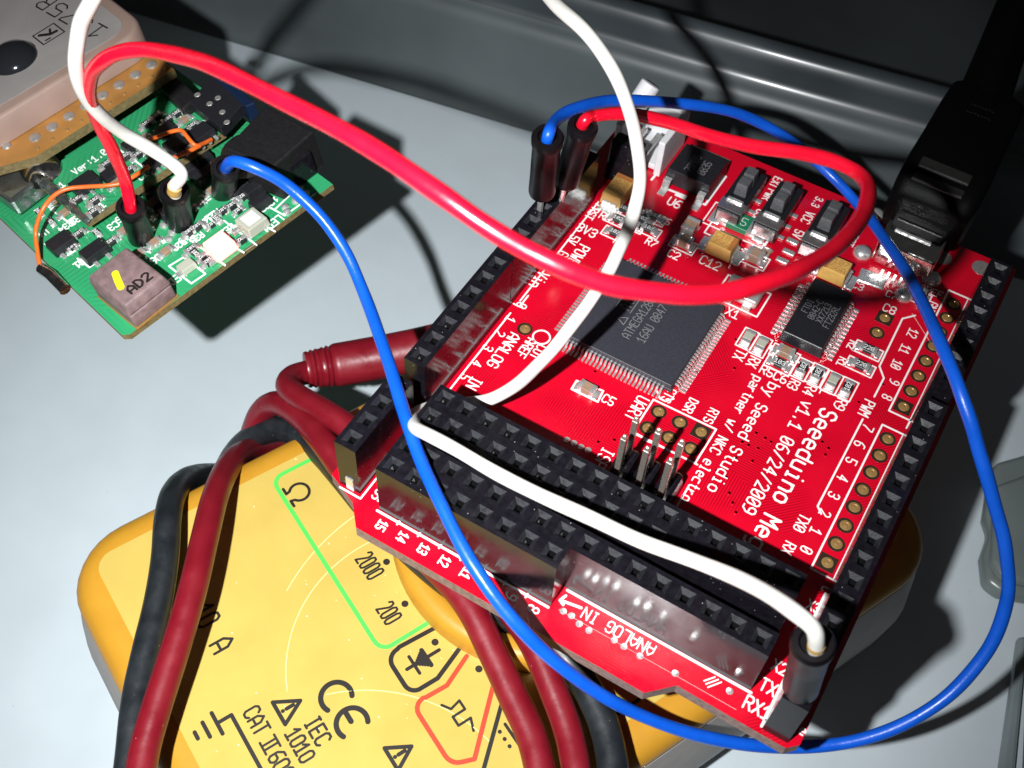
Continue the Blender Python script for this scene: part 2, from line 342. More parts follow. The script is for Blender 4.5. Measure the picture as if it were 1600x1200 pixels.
loft('lower_case', [(ins(4.2, 8), -23), (ins(.8, 8), -21.6), (ins(-1.0, 8), -17), (ins(-1.4, 8), -12), (ins(-.7, 8), -7), (ins(-.02, 8), -3.3)], M['grey_case'], meter)
loft('upper_case', [(ins(0.25, 8), -3.25), (ins(0, 8), -3.0), (ins(0, 8), -2.2), (ins(.35, 8), -1.4), (ins(1.1, 8), -.5), (ins(2.3, 8), -.08), (ins(3.2, 8), 0)], M['yellow'], meter)
lab = MB().prism(rrect(-.6, 0, 46.6, 80, 2.2), .004, .09).build('face_label', M['label'], meter)
K0 = (23.3, 44.6)
loftc = [(17.6, .05), (17.6, 2.2), (17.2, 2.9), (16.4, 3.2), (15.2, 3.1), (14.6, 2.5), (14.2, 1.3), (6, 1.0)]
kn = MB().lathe((K0[0], K0[1], 0), loftc, 72).build('dial', M['yellow'], meter, smooth=True, auto=math.radians(70))
bar = MB(); ba = math.radians(62)
for t in range(0, 1): pass
pl = []
for k in range(28):
    a = 2*math.pi*k/28; pl.append((15*math.cos(a), 4.2*math.sin(a)*(1-.25*abs(math.cos(a)))))
rot = lambda p, s: (K0[0]+(p[0]*math.cos(ba)-p[1]*math.sin(ba))*s[0], K0[1]+(p[0]*math.sin(ba)+p[1]*math.cos(ba))*s[0])
loft('dial_grip', [([rot(p, (1,)) for p in pl], 1.0), ([rot(p, (.97,)) for p in pl], 4.2), ([rot(p, (.9,)) for p in pl], 5.4), ([rot(p, (.75,)) for p in pl], 5.8)], M['yellow'], kn)
J = []
def mp(*pp, wd=.42, mi=0, z=.095): J.append(([(p[0], p[1], z) for p in pp], wd, mi))
def mt(t, c, h, wd=.36, mi=0, wf=.7, gap=1.5, align='c', ang=0, g=None):
    h *= .78; wd *= .8
    for pl in strokes(t.replace('0', 'O'), c, ang, h, wf, gap, align, .095): J.append((pl, wd, mi))
def arc(cx, cy, r, a0, a1, n=18): return [(cx+r*math.cos(math.radians(a0+(a1-a0)*k/n)), cy+r*math.sin(math.radians(a0+(a1-a0)*k/n))) for k in range(n+1)]
mp((.9, 80), (.7, 23.2), *arc(2.1, 22.8, 1.4, 180, 270, 6), (24.6, 21.3), *arc(24.7, 22.7, 1.4, 270, 350, 6), (26.0, 27.5), wd=.5, mi=1)
mp((26.9, 27.5), (26.7, 23.2), *arc(28.2, 22.9, 1.4, 180, 270, 6), (30.6, 21.5), *arc(30.7, 22.7, 1.2, 270, 350, 5), (31.9, 24.8), (30.4, 28.4), wd=.5)
mp((31.5, 28.7), (33.1, 25.2), (33.0, 22.6), *arc(34.2, 22.4, 1.3, 180, 270, 5), (39.2, 21.1), *arc(39.3, 22.6, 1.5, 270, 340, 5), (41.2, 23.4), (34.9, 30.2), wd=.5, mi=2)
mp((36.6, 30.4), (43.1, 23.0), (44.5, 19), wd=.45); mp((45.4, 36), (45.4, 60), wd=.4)
for (a, b) in ((17.2, 27.2), (22.7, 26.3), (28.3, 26.7), (33.4, 29.0)):
    mp((a, b), (a+.03, b), wd=.78)
mt('2000', (16.6, 25.4), 2.5, .3, wf=.42, gap=2.0); mt('200', (22.7, 24.3), 2.5, .3, wf=.42, gap=2.0)
# ohm sign
mp((2.6, 21.9), (3.4, 21.9), *[p for p in arc(3.95, 23.3, 1.15, 235, -55, 20)], (4.5, 21.9), (5.3, 21.9), wd=.34)
# diode
mp((29.3, 22.6), (29.3, 26.6), wd=.4); J.append(([(28.3, 25.0, .095), (30.3, 25.0, .095)], .5, 0))
for k in range(6): y = 24.9-k*.22; wdt = 1.0-k*.17; mp((29.3-wdt, y), (29.3+wdt, y), wd=.3)
mp((28.2, 23.5), (30.4, 23.5), wd=.36)
# square wave, dc sign
mp((34.6, 23.6), (35.5, 24.2), (35.2, 25.4), (36.3, 25.4), (36.3, 23.9), (37.4, 23.9), (37.4, 25.4), (38.7, 24.9), wd=.28)
mp((39.9, 28.0), (42.4, 28.0), wd=.34)
for k in (-.9, 0, .9): mp((41.15+k, 27.1), (41.18+k, 27.1), wd=.42)
# CE mark
mp(*arc(27.9, 14.9, 1.62, 62, 298, 24), wd=.56); mp(*arc(31.2, 14.9, 1.62, 62, 298, 24), wd=.56); mp((29.6, 14.9), (31.0, 14.9), wd=.56)
def tri(cx, cy, s):
    global J
    mp((cx-s, cy-s*.62), (cx+s, cy-s*.62), (cx, cy+s*1.15), (cx-s, cy-s*.62), wd=.42); mp((cx, cy+.55*s), (cx, cy), wd=.42); mp((cx, cy-.3*s), (cx+.02, cy-.3*s), wd=.42)
tri(26.2, 10.0, 1.4); tri(36.6, 17.2, 1.35)
mt('IEC', (30.0, 11.6), 2.1, .34); mt('1010', (30.3, 9.4), 2.0, .32, wf=.66)
mt('CAT', (24.2, 6.9), 2.1, .32, align='l'); mt('600V', (29.7, 6.9), 2.1, .32, wf=.68, align='l')
mp((27.9, 6.1), (29.3, 6.1), wd=.25); mp((27.9, 7.7), (29.3, 7.7), wd=.25); mp((28.35, 6.1), (28.35, 7.7), wd=.25); mp((28.85, 6.1), (28.85, 7.7), wd=.25)
mp((22.4, 3.4), (25.0, 3.4), wd=.42); mp((23.7, 3.4), (23.7, 5.0), (36, 5.0), wd=.42); mp((22.8, 2.2), (24.6, 2.2), wd=.42); mp((23.3, 1.1), (24.1, 1.1), wd=.42)
mt('10', (12.2, 7.6), 3.0, .38, wf=.6); mt('A', (16.2, 7.6), 3.0, .38)
mt('500', (39.5, 14.5), 2.1, .34); mt('250mA', (36.5, 10.5), 2.1, .34, wf=.6)
for (cx_, cy_, rr_, a0_, a1_) in ((34, 30, 24, 150, 215), (30, 26, 16, 170, 250), (20, 10, 22, 60, 110), (44, 8, 18, 100, 160), (38, 16, 14, 20, 95)): J.append(([(x_, y_, .092) for (x_, y_) in arc(cx_, cy_, rr_, a0_, a1_, 22)], .09, 3))
lay_strokes('face_print', J, [M['ink'], M['ink_green'], M['ink_red'], M['scratch']], lab)

# ================================================================== RED CIRCUIT BOARD
board = empty('circuit_board', Matrix.Identity(4)); tag(board, 'red microcontroller circuit board with black socket strips lying over the yellow multimeter', 'circuit board')
outline = [(-48.4, -18.3), (-44.6, -19.9), (-42.6, -22.1), (-9.6, -22.1), (-7.3, -19.8), (1.0, -19.9), (3.9, -19.9), (4.9, -18.9), (4.9, 50.4), (-46.9, 50.4), (-48.4, 49)]
p = MB().prism(outline, -1.6, 0); p.m = [1 if abs(sum(p.v[i].z for i in f)/len(f)+.8) < .5 else 0 for f in p.f]
p.build('board_plate', [M['red_mask'], M['pcb_edge']], board)
SK = []
def sl(*pp, wd=.2, z=.0): SK.append(([(a[0], a[1], z) for a in pp], wd, 0))
def st(t, c, h=1.5, ang=DN, wd=.24, wf=.74, gap=1.5, align='c', k=.8):
    h *= k; wd *= .6
    if align == 'l': c = (c[0]-h*.1*0, c[1])
    for q in strokes(t, c, ang, h, wf, gap, align): SK.append((q, wd, 0))
def px(u, v): return xy(u, v, 0)
def stl(t, x, y0, y1, h, wd):
    n_ = len(t)-1; adv = (y0-y1)/n_; wf = adv/(6.0*h/6)*1.0
    for q in strokes(t, (x, y0+2*h/6*wf), DN, h, wf, 2.0, 'l'): SK.append((q, wd, 0))
# --- lettering
stl('Seeeduino Mega', -6.8, 17.25, 17.25-1.59*13, 1.85, .26)
stl('v1.1 06/24/2009', -9.3, 17.2, 1.4, 1.4, .175)
stl('by Seeed Studio', -13.5, 17.5, 1.75, 1.25, .165)
stl('partner w/ NKC electro', -15.4, 17.5, -.9, 1.1, .15)
for i, t in enumerate('01234567'): st(t, (-2.35, .2+2.54*i), 1.45)
st('TX0', (-3.95, 2.9), 1.4); st('RX', (-4.0, -.6), 1.4)
for t, uv in (('8', (1386, 621)), ('9', (1397.5, 597.5)), ('10', (1401, 570)), ('11', (1414, 546)), ('12', (1426, 521)), ('GND', (1455, 481))):
    st(t, px(*uv), 1.35, wd=.2, wf=.7)
st('AREF', px(1455, 455), 1.3, 0, wd=.2); st('PWM', px(1354, 638), 1.5)
sl(px(1481, 578), px(1425, 490), wd=.01)
sl((-1.15, -1.5), (1.3, -1.5), (1.3, 19.3), (-1.15, 19.3), (-1.15, -1.5)); sl((-1.2, 21.5), (1.3, 21.5), (1.3, 42.5), (-1.2, 42.5), (-1.2, 21.5)); sl((1.3, 21.5), (1.3, 20.3))
sl(px(1430, 493), px(1410, 498), px(1374, 572.5), px(1381, 591), px(1366, 620)); sl(px(1348, 655), px(1277.5, 791), px(1283, 803))
st('UART', px(1006, 622), 1.7, align='l'); st('CTS', px(1045, 618), 1.3, wd=.22); st('DSR', px(1079, 634), 1.3, wd=.22); st('RTS', px(1111, 650), 1.3, wd=.22); st('ISP', px(952, 703), 1.7, align='l')
a, b, c, d = px(1021, 624.5), px(1119, 671), px(1086, 724), px(988, 676)
sl(a, b, c, d, a); sl(px(1007, 688), px(1025, 694)); sl((-24.2, 3.5), (-16.3, 3.5)); sl((-15.9, .5), (-15.9, -4.9))
sl((-24.4, 9.9), (-23.6, 9.1), (-22.9, 9.1), (-22.3, 9.9))
st('C5', px(951, 625), 1.4, 0)
sl(px(901, 595), px(942.5, 611), px(934, 628), px(893, 608), px(901, 595), wd=.22)
for t, uv in (('0', (815, 477.5)), ('1', (797.5, 499.5)), ('2', (781, 521)), ('3', (762.5, 544)), ('4', (745, 568)), ('5', (727, 590))): st(t, px(*uv), 1.45)
st('ANALOG', px(806, 523), 1.6, align='l', wd=.26, wf=.8); st('IN', px(747, 592), 1.6, align='l', wd=.26); st('AREF', px(832, 531), 1.4, align='l'); st('CUT', px(848, 541), 1.4, align='l')
sl(*[(px(846, 527)[0]+1.0*math.cos(k*math.pi/9), px(846, 527)[1]+1.0*math.sin(k*math.pi/9)) for k in range(19)], wd=.2)
st('Vin', px(851, 427), 1.7, align='l', wd=.26); st('G', px(880, 397), 1.6); st('G', px(866, 412), 1.6); st('5V', px(896, 375), 1.5, wf=.7); st('POWER', px(914, 385), 1.7, align='l', wd=.28); st('3V3', px(917, 360), 1.7, 0, wd=.28); st('RST', px(925, 334), 1.3, wf=.75)
st('PWR', px(961, 328), 1.4, 0); st('RST', px(951, 341), 1.5, 0); st('R1', px(968, 378), 1.3, 0); st('R7', px(1018, 379), 1.4, 0); st('R6', px(1040, 345), 1.3, 0)
sl((-43.9, 10.6), (-43.9, -5.8)); sl((-43.9, 12.8), (-43.9, 32.2)); sl((-44.0, 31.7), (-43.0, 31.6), (-41.6, 34.6)); sl((-44.3, 12.0), (-43.5, 12.0), (-43.5, 14))
st('U6', px(1054, 317), 1.7, 0, wd=.28); sl(px(1018, 281), px(1068, 221), wd=.3); sl(px(1041, 295), px(1072, 307), wd=.3); sl(px(1092, 316), px(1102, 320), px(1134, 276), wd=.3)
MBx = MB().box((*px(1064, 306), .02), (1.5, .7, .05)).build('silkscreen_mark', M['silk'], board)
st('C2', px(1053, 398), 1.5, 0); st('C12', px(1110, 411), 1.7, 0, wd=.24); st('F1', px(1184, 383), 1.4); st('X1', px(1145, 489), 1.6, 0)
st('USB', px(1185, 338), 1.5, align='c', wd=.24); st('PWR', px(1202, 305), 1.4, wd=.22); st('EXT', px(1212, 285), 1.3, wd=.22)
st('5V', px(1247, 366), 1.4); st('VCC', px(1262, 340), 1.4, wd=.22); st('3.3', px(1277, 316), 1.2, wd=.2)
st('RST', px(1330, 375), 1.4, wd=.22); st('C7', px(1393, 461), 1.3, 0, wd=.2); st('C8', px(1390, 483), 1.5, 0, wd=.22); st('C3', px(1341, 447), 1.3, 0, wd=.18)
st('TX', px(1156, 555), 1.5, wd=.24); st('RX', px(1177, 566), 1.5, wd=.24); st('R5C6', px(1209, 585), 1.5, 0, wd=.26, wf=.76); st('R3', px(1240, 601), 1.4); st('R4', px(1265, 610), 1.5); st('L', px(1289, 615), 1.4); st('R9', px(1313, 632), 1.5)
st('R2', px(1332, 540), 1.3, wd=.22); st('R1', px(1316, 566), 1.3, wd=.22)
st('SDA SCL', px(585, 770), 1.5, 0, wd=.26, align='l')
a = px(560.7, 778); sl((a[0]-2.4, a[1]), (a[0]+.2, a[1]), (a[0]+.2, a[1]+6))
for i, t in enumerate(('15', '14', '13', '12', '11', '10', '9', '8')):
    st(t, (-40.5+2.54*i, -20.55), 1.25, 0 if False else DN, wd=.28, wf=.62) if len(t) == 2 else st(t, (-40.5+2.54*i, -20.3), 1.4, DN, wd=.28)
    if i: sl((-41.8+2.54*i, -19.1), (-41.8+2.54*i, -19.6))
sl((-41.9, -19.35), (-21.6, -19.35), wd=.26); sl((-20.9, -16.75), (-1.0, -16.75), wd=.28); sl((-20.6, -19.0), (-1.5, -19.0), wd=.01)
st('ANALOG IN', px(966, 987), 1.5, math.pi, wd=.24, wf=.8)
sl(px(908, 950), px(876, 938), wd=.28); sl(px(884, 931), px(875, 938), px(880, 945), wd=.28)
st('TX1', px(1207, 1077), 1.6, 0, wd=.3); st('RX1', px(1184, 1106), 1.7, 0, wd=.32); st('X2', px(1219, 1043), 1.5, 0, wd=.28); st('X3', px(1272, 948), 1.4, 0, wd=.26); st('C', px(1291, 922), 1.2, DN, wd=.24); st('TX3', px(1255, 990), 1.4, 0, wd=.26)
for k in range(3): sl(px(1100+k*3, 1064+k*5), px(1117+k*5, 1058+k*4), wd=.14)
st('e', px(1255, 1141), 1.2, 0, wd=.26)
sl((1.15, -3.3), (1.15, -19.2), wd=.24)
# --- outlined small parts are added below, through this list
def rect_sl(c, l, w_, ang, wd=.2):
    ca, sa = math.cos(ang), math.sin(ang); q = [(c[0]+x*l/2*ca-y*w_/2*sa, c[1]+x*l/2*sa+y*w_/2*ca) for (x, y) in ((-1, -1), (1, -1), (1, 1), (-1, 1), (-1, -1))]; sl(*q, wd=wd)
# --- socket strips
def socket(name, nx, ny, x0, y0, H=8.0, recess=1.6):
    """nx by ny sockets, first centre x0,y0; a block with a square funnel and a contact slot at each position"""
    mb = MB(); h = 1.27; x1 = x0+(nx-1)*2.54; y1 = y0+(ny-1)*2.54; e = 1.22
    X0, X1, Y0, Y1 = x0-h, x1+h, y0-h, y1+h; W = e if ny == 1 else 1.27
    mb.mi = 0
    def q(*v): mb.add(v, [tuple(range(len(v)))])
    q((X0, Y0, .05), (X1, Y0, .05), (X1, Y0, H), (X0, Y0, H)); q((X1, Y0, .05), (X1, Y1, .05), (X1, Y1, H), (X1, Y0, H))
    q((X1, Y1, .05), (X0, Y1, .05), (X0, Y1, H), (X1, Y1, H)); q((X0, Y1, .05), (X0, Y0, .05), (X0, Y0, H), (X0, Y1, H)); q((X0, Y0, .05), (X0, Y1, .05), (X1, Y1, .05), (X1, Y0, .05))
    for i in range(nx):
        for j in range(ny):
            cx, cy = x0+i*2.54, y0+j*2.54; r = recess/2; r2 = .36; j1 = random.uniform(-.03, .03)
            o_ = [(cx-h, cy-h), (cx+h, cy-h), (cx+h, cy+h), (cx-h, cy+h)]; a_ = [(cx-r, cy-r), (cx+r, cy-r), (cx+r, cy+r), (cx-r, cy+r)]; b_ = [(cx-r2+j1, cy-r2), (cx+r2+j1, cy-r2), (cx+r2+j1, cy+r2), (cx-r2+j1, cy+r2)]
            for k in range(4):
                l = (k+1) % 4
                q((*o_[k], H), (*o_[l], H), (*a_[l], H), (*a_[k], H)); q((*a_[k], H), (*a_[l], H), (*b_[l], H-.45), (*b_[k], H-.45)); mb.m[-1] = 2
                mb.mi = 1; q((*b_[k], H-.45), (*b_[l], H-.45), (*b_[l], H-4), (*b_[k], H-4)); mb.mi = 0
            mb.mi = 1; q(*[(*t, H-4) for t in b_]); mb.mi = 0
            if random.random() < .5:
                k_ = random.choice((-1, 1)); mb.mi = 3; q((cx+k_*.3, cy-.2, H-.7), (cx+k_*.3, cy+.2, H-.7), (cx+k_*.12, cy+.2, H-1.6), (cx+k_*.12, cy-.2, H-1.6)); mb.mi = 0
    ob = mb.build(name, [M['header'], M['hole'], M['header_facet'], M['tin']], board); return ob
socket('socket_strip', 16, 1, -40.64, -8.45)['label'] = 'black socket strip, back row of the upper pair'
socket('socket_strip', 16, 1, -40.64, -10.99-.02)['label'] = 'black socket strip, front row of the upper pair'
socket('socket_strip', 16, 1, -40.55, -15.3)['label'] = 'long black socket strip behind the pins 8 to 15'
socket('socket_strip', 8, 1, -40.5, -17.86)['label'] = 'short black socket strip along pins 8 to 15'
def strip_y(x, ylo, n, lab):
    o_ = socket('socket_strip', 1, n, x, ylo+1.27); o_['label'] = lab
XL, XR = -45.75, 2.55
strip_y(XL, -6.4, 7, 'black socket strip along the analog pins'); strip_y(XL, 11.5, 8, 'black socket strip along the power pins')
strip_y(XL, -18.7, 4, 'short black socket strip at the data pins'); strip_y(XR, -19.4, 7, 'black socket strip at the serial pins'); strip_y(XR, -1.55, 8, 'black socket strip along pins 0 to 7'); strip_y(XR, 21.5, 8, 'black socket strip along pins 8 to reference')
# exposed contact foot at the strip end
MB().box((-45.6, -18.75, 1.2), (.9, .25, 2.2)).build('contact_foot', M['tin'], board)
# --- plated holes
def plated(x, y, square=False):
    mb = MB()
    if square: mb.box((x, y, .012), (1.75, 1.75, .03)); ob = mb.build('plated_hole', M['tin_dull'], board)
    else: ob = mb.lathe((x, y, 0), [(.95, 0), (.95, .03), (.5, .032)], 20).build('plated_hole', M['tin_dull'], board)
    return ob
holeproto = None; sqproto = None
def ring(x, y, square=False):
    mb = MB(); mb.mi = 0
    if square: mb.box((x, y, .01), (1.9, 1.9, .03))
    else: mb.lathe((x, y, 0), [(.92, 0), (.92, .026)], 20)
    mb.mi = 1; mb.lathe((x+.04, y+.02, 0), [(.64, .02), (.6, .08), (.36, .12), (.3, .05), (.12, .1)], 14)
    return mb.build('plated_hole', [M['ring_dark'], M['gold']], board, smooth=True)
for i in range(8): ring(0, 2.54*i, i == 0)
for i in range(8): ring(0, 22.9+2.54*i, i == 0)
for (u, v, s) in ((1029, 643.5, 0), (1062, 660, 0), (1095, 675, 1), (1012, 669, 0), (1045, 684, 0), (1079, 701, 0), (1382, 497, 1), (1370, 520, 0)): ring(*px(u, v), bool(s))
ring(*px(820, 514))
# vias
mb = MB()
random.seed(3)
for (u, v) in ((1182, 676), (1196, 684), (1185, 700), (1170, 695), (1160, 690), (1176, 720), (1150, 715), (1205, 690), (1285, 690), (1295, 700), (1270, 700), (1290, 710), (1120, 735), (1135, 745), (1140, 770), (1145, 785), (1150, 800), (1380, 600), (1342, 628), (1150, 530), (1148, 575), (930, 580), (1090, 580), (1045, 437), (1020, 440), (1162, 380), (1095, 395), (1210, 450), (1225, 445), (935, 690), (960, 687), (975, 720)):
    x, y = px(u, v); MB().lathe((x, y, 0), [(.33, 0), (.33, .02), (.18, .03), (.14, -.02)], 10).build('via', M['red_mask'], board)

mb = MB()
for (u, v) in ((886, 687), (897, 692), (908, 698), (919, 703), (880, 955), (893, 962), (905, 975), (960, 1000), (975, 1010), (1000, 1025), (920, 985), (1055, 1052), (1140, 1080)):
    x, y = px(u, v); MB().lathe((x, y, 0), [(.36, 0), (.36, .02), (.2, .04)], 10).build('solder_dot', M['tin'], board, smooth=True)
# --- chips
def legs(mb, x, y, dx, dy, run, wd, zt, pitchdir):
    """gull wing leg leaving (x,y) along (dx,dy)"""
    nx, ny = -dy, dx; pr = [(0, zt), (.28*run, zt), (.5*run, .14), (run, .12)]; t = .1
    vs = []
    for (s, z) in pr:
        for (k, zz) in ((-1, z), (1, z), (1, z-t), (-1, z-t)): vs.append((x+dx*s+nx*k*wd/2, y+dy*s+ny*k*wd/2, zz))
    fs = []
    for i in range(3):
        for k in range(4): fs.append((i*4+k, i*4+(k+1) % 4, (i+1)*4+(k+1) % 4, (i+1)*4+k))
    fs += [(0, 1, 2, 3), (15, 14, 13, 12)]; mb.add(vs, fs)
cx, cy = -29.95, 17.4
chip = MB().box((cx, cy, .38), (14.1, 14.1, .5)); chip.box((cx, cy, .9), (14.0, 14.0, .55), 0, .12)
chip = chip.build('microcontroller_chip', M['epoxy'], board, bevel=.05, seg=1)
for i in range(25):
    d_ = -6+.5*i
    for (dx, dy) in ((1, 0), (-1, 0), (0, 1), (0, -1)):
        lm = MB(); legs(lm, cx+dx*7.0+abs(dy)*d_, cy+dy*7.0+abs(dx)*d_, dx, dy, 1.45, .25, .72, 0); lm.build('chip_leg', M['tin'], chip)
CP = []
def ct(t, c, h, ang=math.pi/2, wd=.09, z=1.18, align='c', wf=.72, gap=1.6):
    for q in strokes(t, c, ang, h, wf, gap, align, z): CP.append((q, wd, 0))
x0 = P(975, 522, 1.2)
ct('ATMEGA1280', (x0.x+.3, x0.y-.3), 1.05, align='l'); ct('16AU 0847', (x0.x+2.0, x0.y+.1), 1.05, align='l')
ct('Atmel', (x0.x-1.8, x0.y+3.4), 1.25, align='l', wd=.14)
for dxx in (-2.75, -.85): CP.append(([(x0.x+dxx, x0.y+3.2, 1.18), (x0.x+dxx, x0.y+7.4, 1.18)], .1, 0))
tx, ty = x0.x-1.2, x0.y+1.8; CP.append(([(tx-.6, ty, 1.18), (tx+.5, ty-.6, 1.18), (tx+.5, ty+.6, 1.18), (tx-.6, ty, 1.18)], .1, 0))
lay_strokes('chip_marking', CP, [M['chip_print']], chip, lift=.004)
MB().lathe((-24.6, 12.1, 1.15), [(.42, 0), (.42, .015)], 20).build('pin_one_dimple', M['epoxy_black'], chip)
# serial bridge chip
fx, fy = -13.1, 29.0
ft = MB().box((fx, fy, .95), (5.3, 10.2, 1.5), 0, .25).build('serial_chip', M['epoxy_black'], board, bevel=.06, seg=1)
for i in range(14):
    y = fy-4.22+.65*i
    for s_ in (1, -1): lm = MB(); legs(lm, fx+s_*2.6, y, s_, 0, 1.25, .32, .95, 0); lm.build('chip_leg', M['tin'], ft)
CP = []
for k, t in enumerate(('FTDI', '0842-C', 'XX7213', 'FT232RL')): ct(t, (fx-1.5+k*1.0, fy+.2), .75, wd=.07, z=1.71, wf=.8)
lay_strokes('chip_marking', CP, [M['chip_print']], ft, lift=.004)
sl((fx-2.9, fy-6.2), (fx-2.9, fy-6.7), (fx+2.9, fy-6.7), (fx+2.9, fy-5.8), wd=.22)
sl(*[(fx+3.1+.75*math.cos(k*math.pi/8), fy-6.8+.75*math.sin(k*math.pi/8)) for k in range(17)], wd=.2)
sl(px(1252, 432), px(1248, 435), px(1238, 428), wd=.2)
# --- two terminal parts
def smd(kind, c, ang, l, w_, h, box=True, txt=None, name=None, lab=None):
    """c: centre, ang: direction of its long axis"""
    ca, sa = math.cos(ang), math.sin(ang); bm_ = {'res': 'res_top', 'cap': 'ceramic', 'led': 'led', 'fuse': 'fuse_green'}[kind]
    nm = name or {'res': 'resistor', 'cap': 'capacitor', 'led': 'indicator_led', 'fuse': 'resettable_fuse'}[kind]
    core = MB().box((c[0], c[1], h/2+.06), (l*.56, w_, h), ang).build(nm, M[bm_], board, bevel=.04, seg=1)
    for s_ in (-1, 1):
        ex, ey = c[0]+ca*s_*l*.37, c[1]+sa*s_*l*.37
        t = MB().box((ex, ey, h/2+.05), (l*.24, w_*1.03, h*1.04), ang); t.box((c[0]+ca*s_*l*.58, c[1]+sa*s_*l*.58, .08), (l*.3, w_*1.15, .14), ang, .05)
        t.build('terminal', M['tin'], core, bevel=.06, seg=2, smooth=True)
    if txt:
        lay_strokes('value_marking', [(q, .07, 0) for q in strokes(txt, c, ang, w_*.5, .8, 1.6, 'c', h+.062)], [M['silk']], core, lift=.004)
    if box: rect_sl(c, l*1.6, w_*1.6, ang, .16)
    if lab: core['label'] = lab
    return core
Xa = 0; Ya = math.pi/2
smd('cap', px(917, 611), Xa-.02, 2.0, 1.2, .9, box=False)
smd('led', px(1168, 530), Ya, 1.9, 1.1, .6); smd('led', px(1188.5, 541), Ya, 1.9, 1.1, .6)
smd('cap', px(1226, 554), Xa, 2.0, 1.2, .9); smd('res', px(1217, 570), Xa, 1.9, 1.15, .5, txt='103')
smd('res', px(1253, 577), Ya, 1.9, 1.1, .5, txt='102'); smd('res', px(1276, 586), Ya, 1.9, 1.1, .5, txt='102'); smd('led', px(1300, 598), Ya, 1.9, 1.1, .6); smd('res', px(1323, 608), Ya, 1.9, 1.1, .5, txt='102')
smd('res', px(1356, 548), Xa, 2.0, 1.1, .5, txt='220'); smd('res', px(1344, 573), Xa, 2.0, 1.1, .5, txt='220')
for (u, v, k) in ((975, 329, 'res'), (965, 345, 'res'), (995, 333, 'cap'), (960, 366, 'res'), (988, 352, 'cap'), (1003, 345, 'res'), (1013, 360, 'res'), (1022, 341, 'res')): smd(k, px(u, v), Xa, 1.9, 1.05, .5, txt='102' if k == 'res' else None)
smd('cap', px(1068, 383), Xa, 2.0, 1.3, 1.2); smd('cap', px(1076, 363), Ya, 2.2, 1.6, 1.6, box=False)
smd('cap', px(1178, 406), Xa, 2.1, 1.4, 1.3); smd('cap', px(1430, 462), Xa+.0, 2.2, 1.3, 1.2)
smd('cap', px(1195, 398), Ya, 1.6, 1.2, .5, box=False); smd('fuse', px(1155, 352), Xa, 5.2, 2.6, .8, txt='C5', lab='green resettable fuse between the yellow capacitor and the switches')
# --- tantalum capacitors
def tant(c, ang, l, w_, h, flip=1, lab=None):
    core = MB().box((c[0], c[1], h/2+.15), (l, w_, h), ang, .18).build('tantalum_capacitor', M['tant'], board, bevel=.12, seg=2)
    ca, sa = math.cos(ang), math.sin(ang)
    MB().box((c[0]+flip*ca*l*.36, c[1]+flip*sa*l*.36, h+.152), (l*.18, w_*.8, .02), ang).build('polarity_band', M['tant_band'], core)
    for s_ in (-1, 1):
        t = MB().box((c[0]+ca*s_*(l/2+.12), c[1]+sa*s_*(l/2+.12), .6), (.3, w_*.7, 1.0), ang); t.box((c[0]+ca*s_*(l/2+.6), c[1]+sa*s_*(l/2+.6), .1), (1.1, w_*.85, .16), ang, .05)
        t.build('terminal', M['tin'], core, bevel=.05)
    lay_strokes('value_marking', [(q, .08, 0) for t_, dy in (('C107', .55), ('356A', -.55)) for q in strokes(t_, (c[0]-sa*dy, c[1]+ca*dy), ang, .8, .9, 1.5, 'c', h+.152)], [M['tant_band']], core, lift=.004)
    if lab: core['label'] = lab
a = P(1131, 376, 1.9); tant((a.x, a.y), 0, 3.4, 2.9, 1.8, 1, 'orange tantalum capacitor beside the green fuse')
a = P(1308, 414, 1.9); tant((a.x, a.y), 0, 3.4, 2.9, 1.8, -1, 'orange tantalum capacitor behind the serial chip')
a = P(968, 290, 1.9); tant((a.x, a.y), Ya, 4.6, 2.9, 1.8, 1, 'orange tantalum capacitor beside the white connector')
rect_sl((-26.7, 36.6), 7.2, 3.6, 0)
# --- crystal can
a = px(1160, 462)
cr = MB().box((a[0], a[1], .8), (4.4, 3.0, 1.3), 0).build('crystal', M['crystal'], board, bevel=.3, seg=3, smooth=True); rect_sl((a[0], a[1]), 5.6, 4.2, 0)
for s_ in (-1.2, 1.2): MB().box((a[0]+s_, a[1]-1.75, .35), (1.1, .6, .6)).build('terminal', M['tin_dull'], cr, bevel=.05)
# --- programming pin block
pbk = MB()
for i in range(3): pbk.box((-22.7+2.54*i, -2.17, 1.3), (2.5, 5.0, 2.5), 0, .3)
pbk = pbk.build('pin_block', M['header'], board, bevel=.25, seg=1)
for i in range(3):
    for j in range(2):
        x, y = -22.7+2.54*i, -3.44+2.54*j; t = MB().box((x, y, 5.6), (.62, .62, 6.6)); t.box((x, y, 9.15), (.62, .62, .5), 0, .18); t.build('pin', M['pin'], pbk, bevel=.05, seg=1)
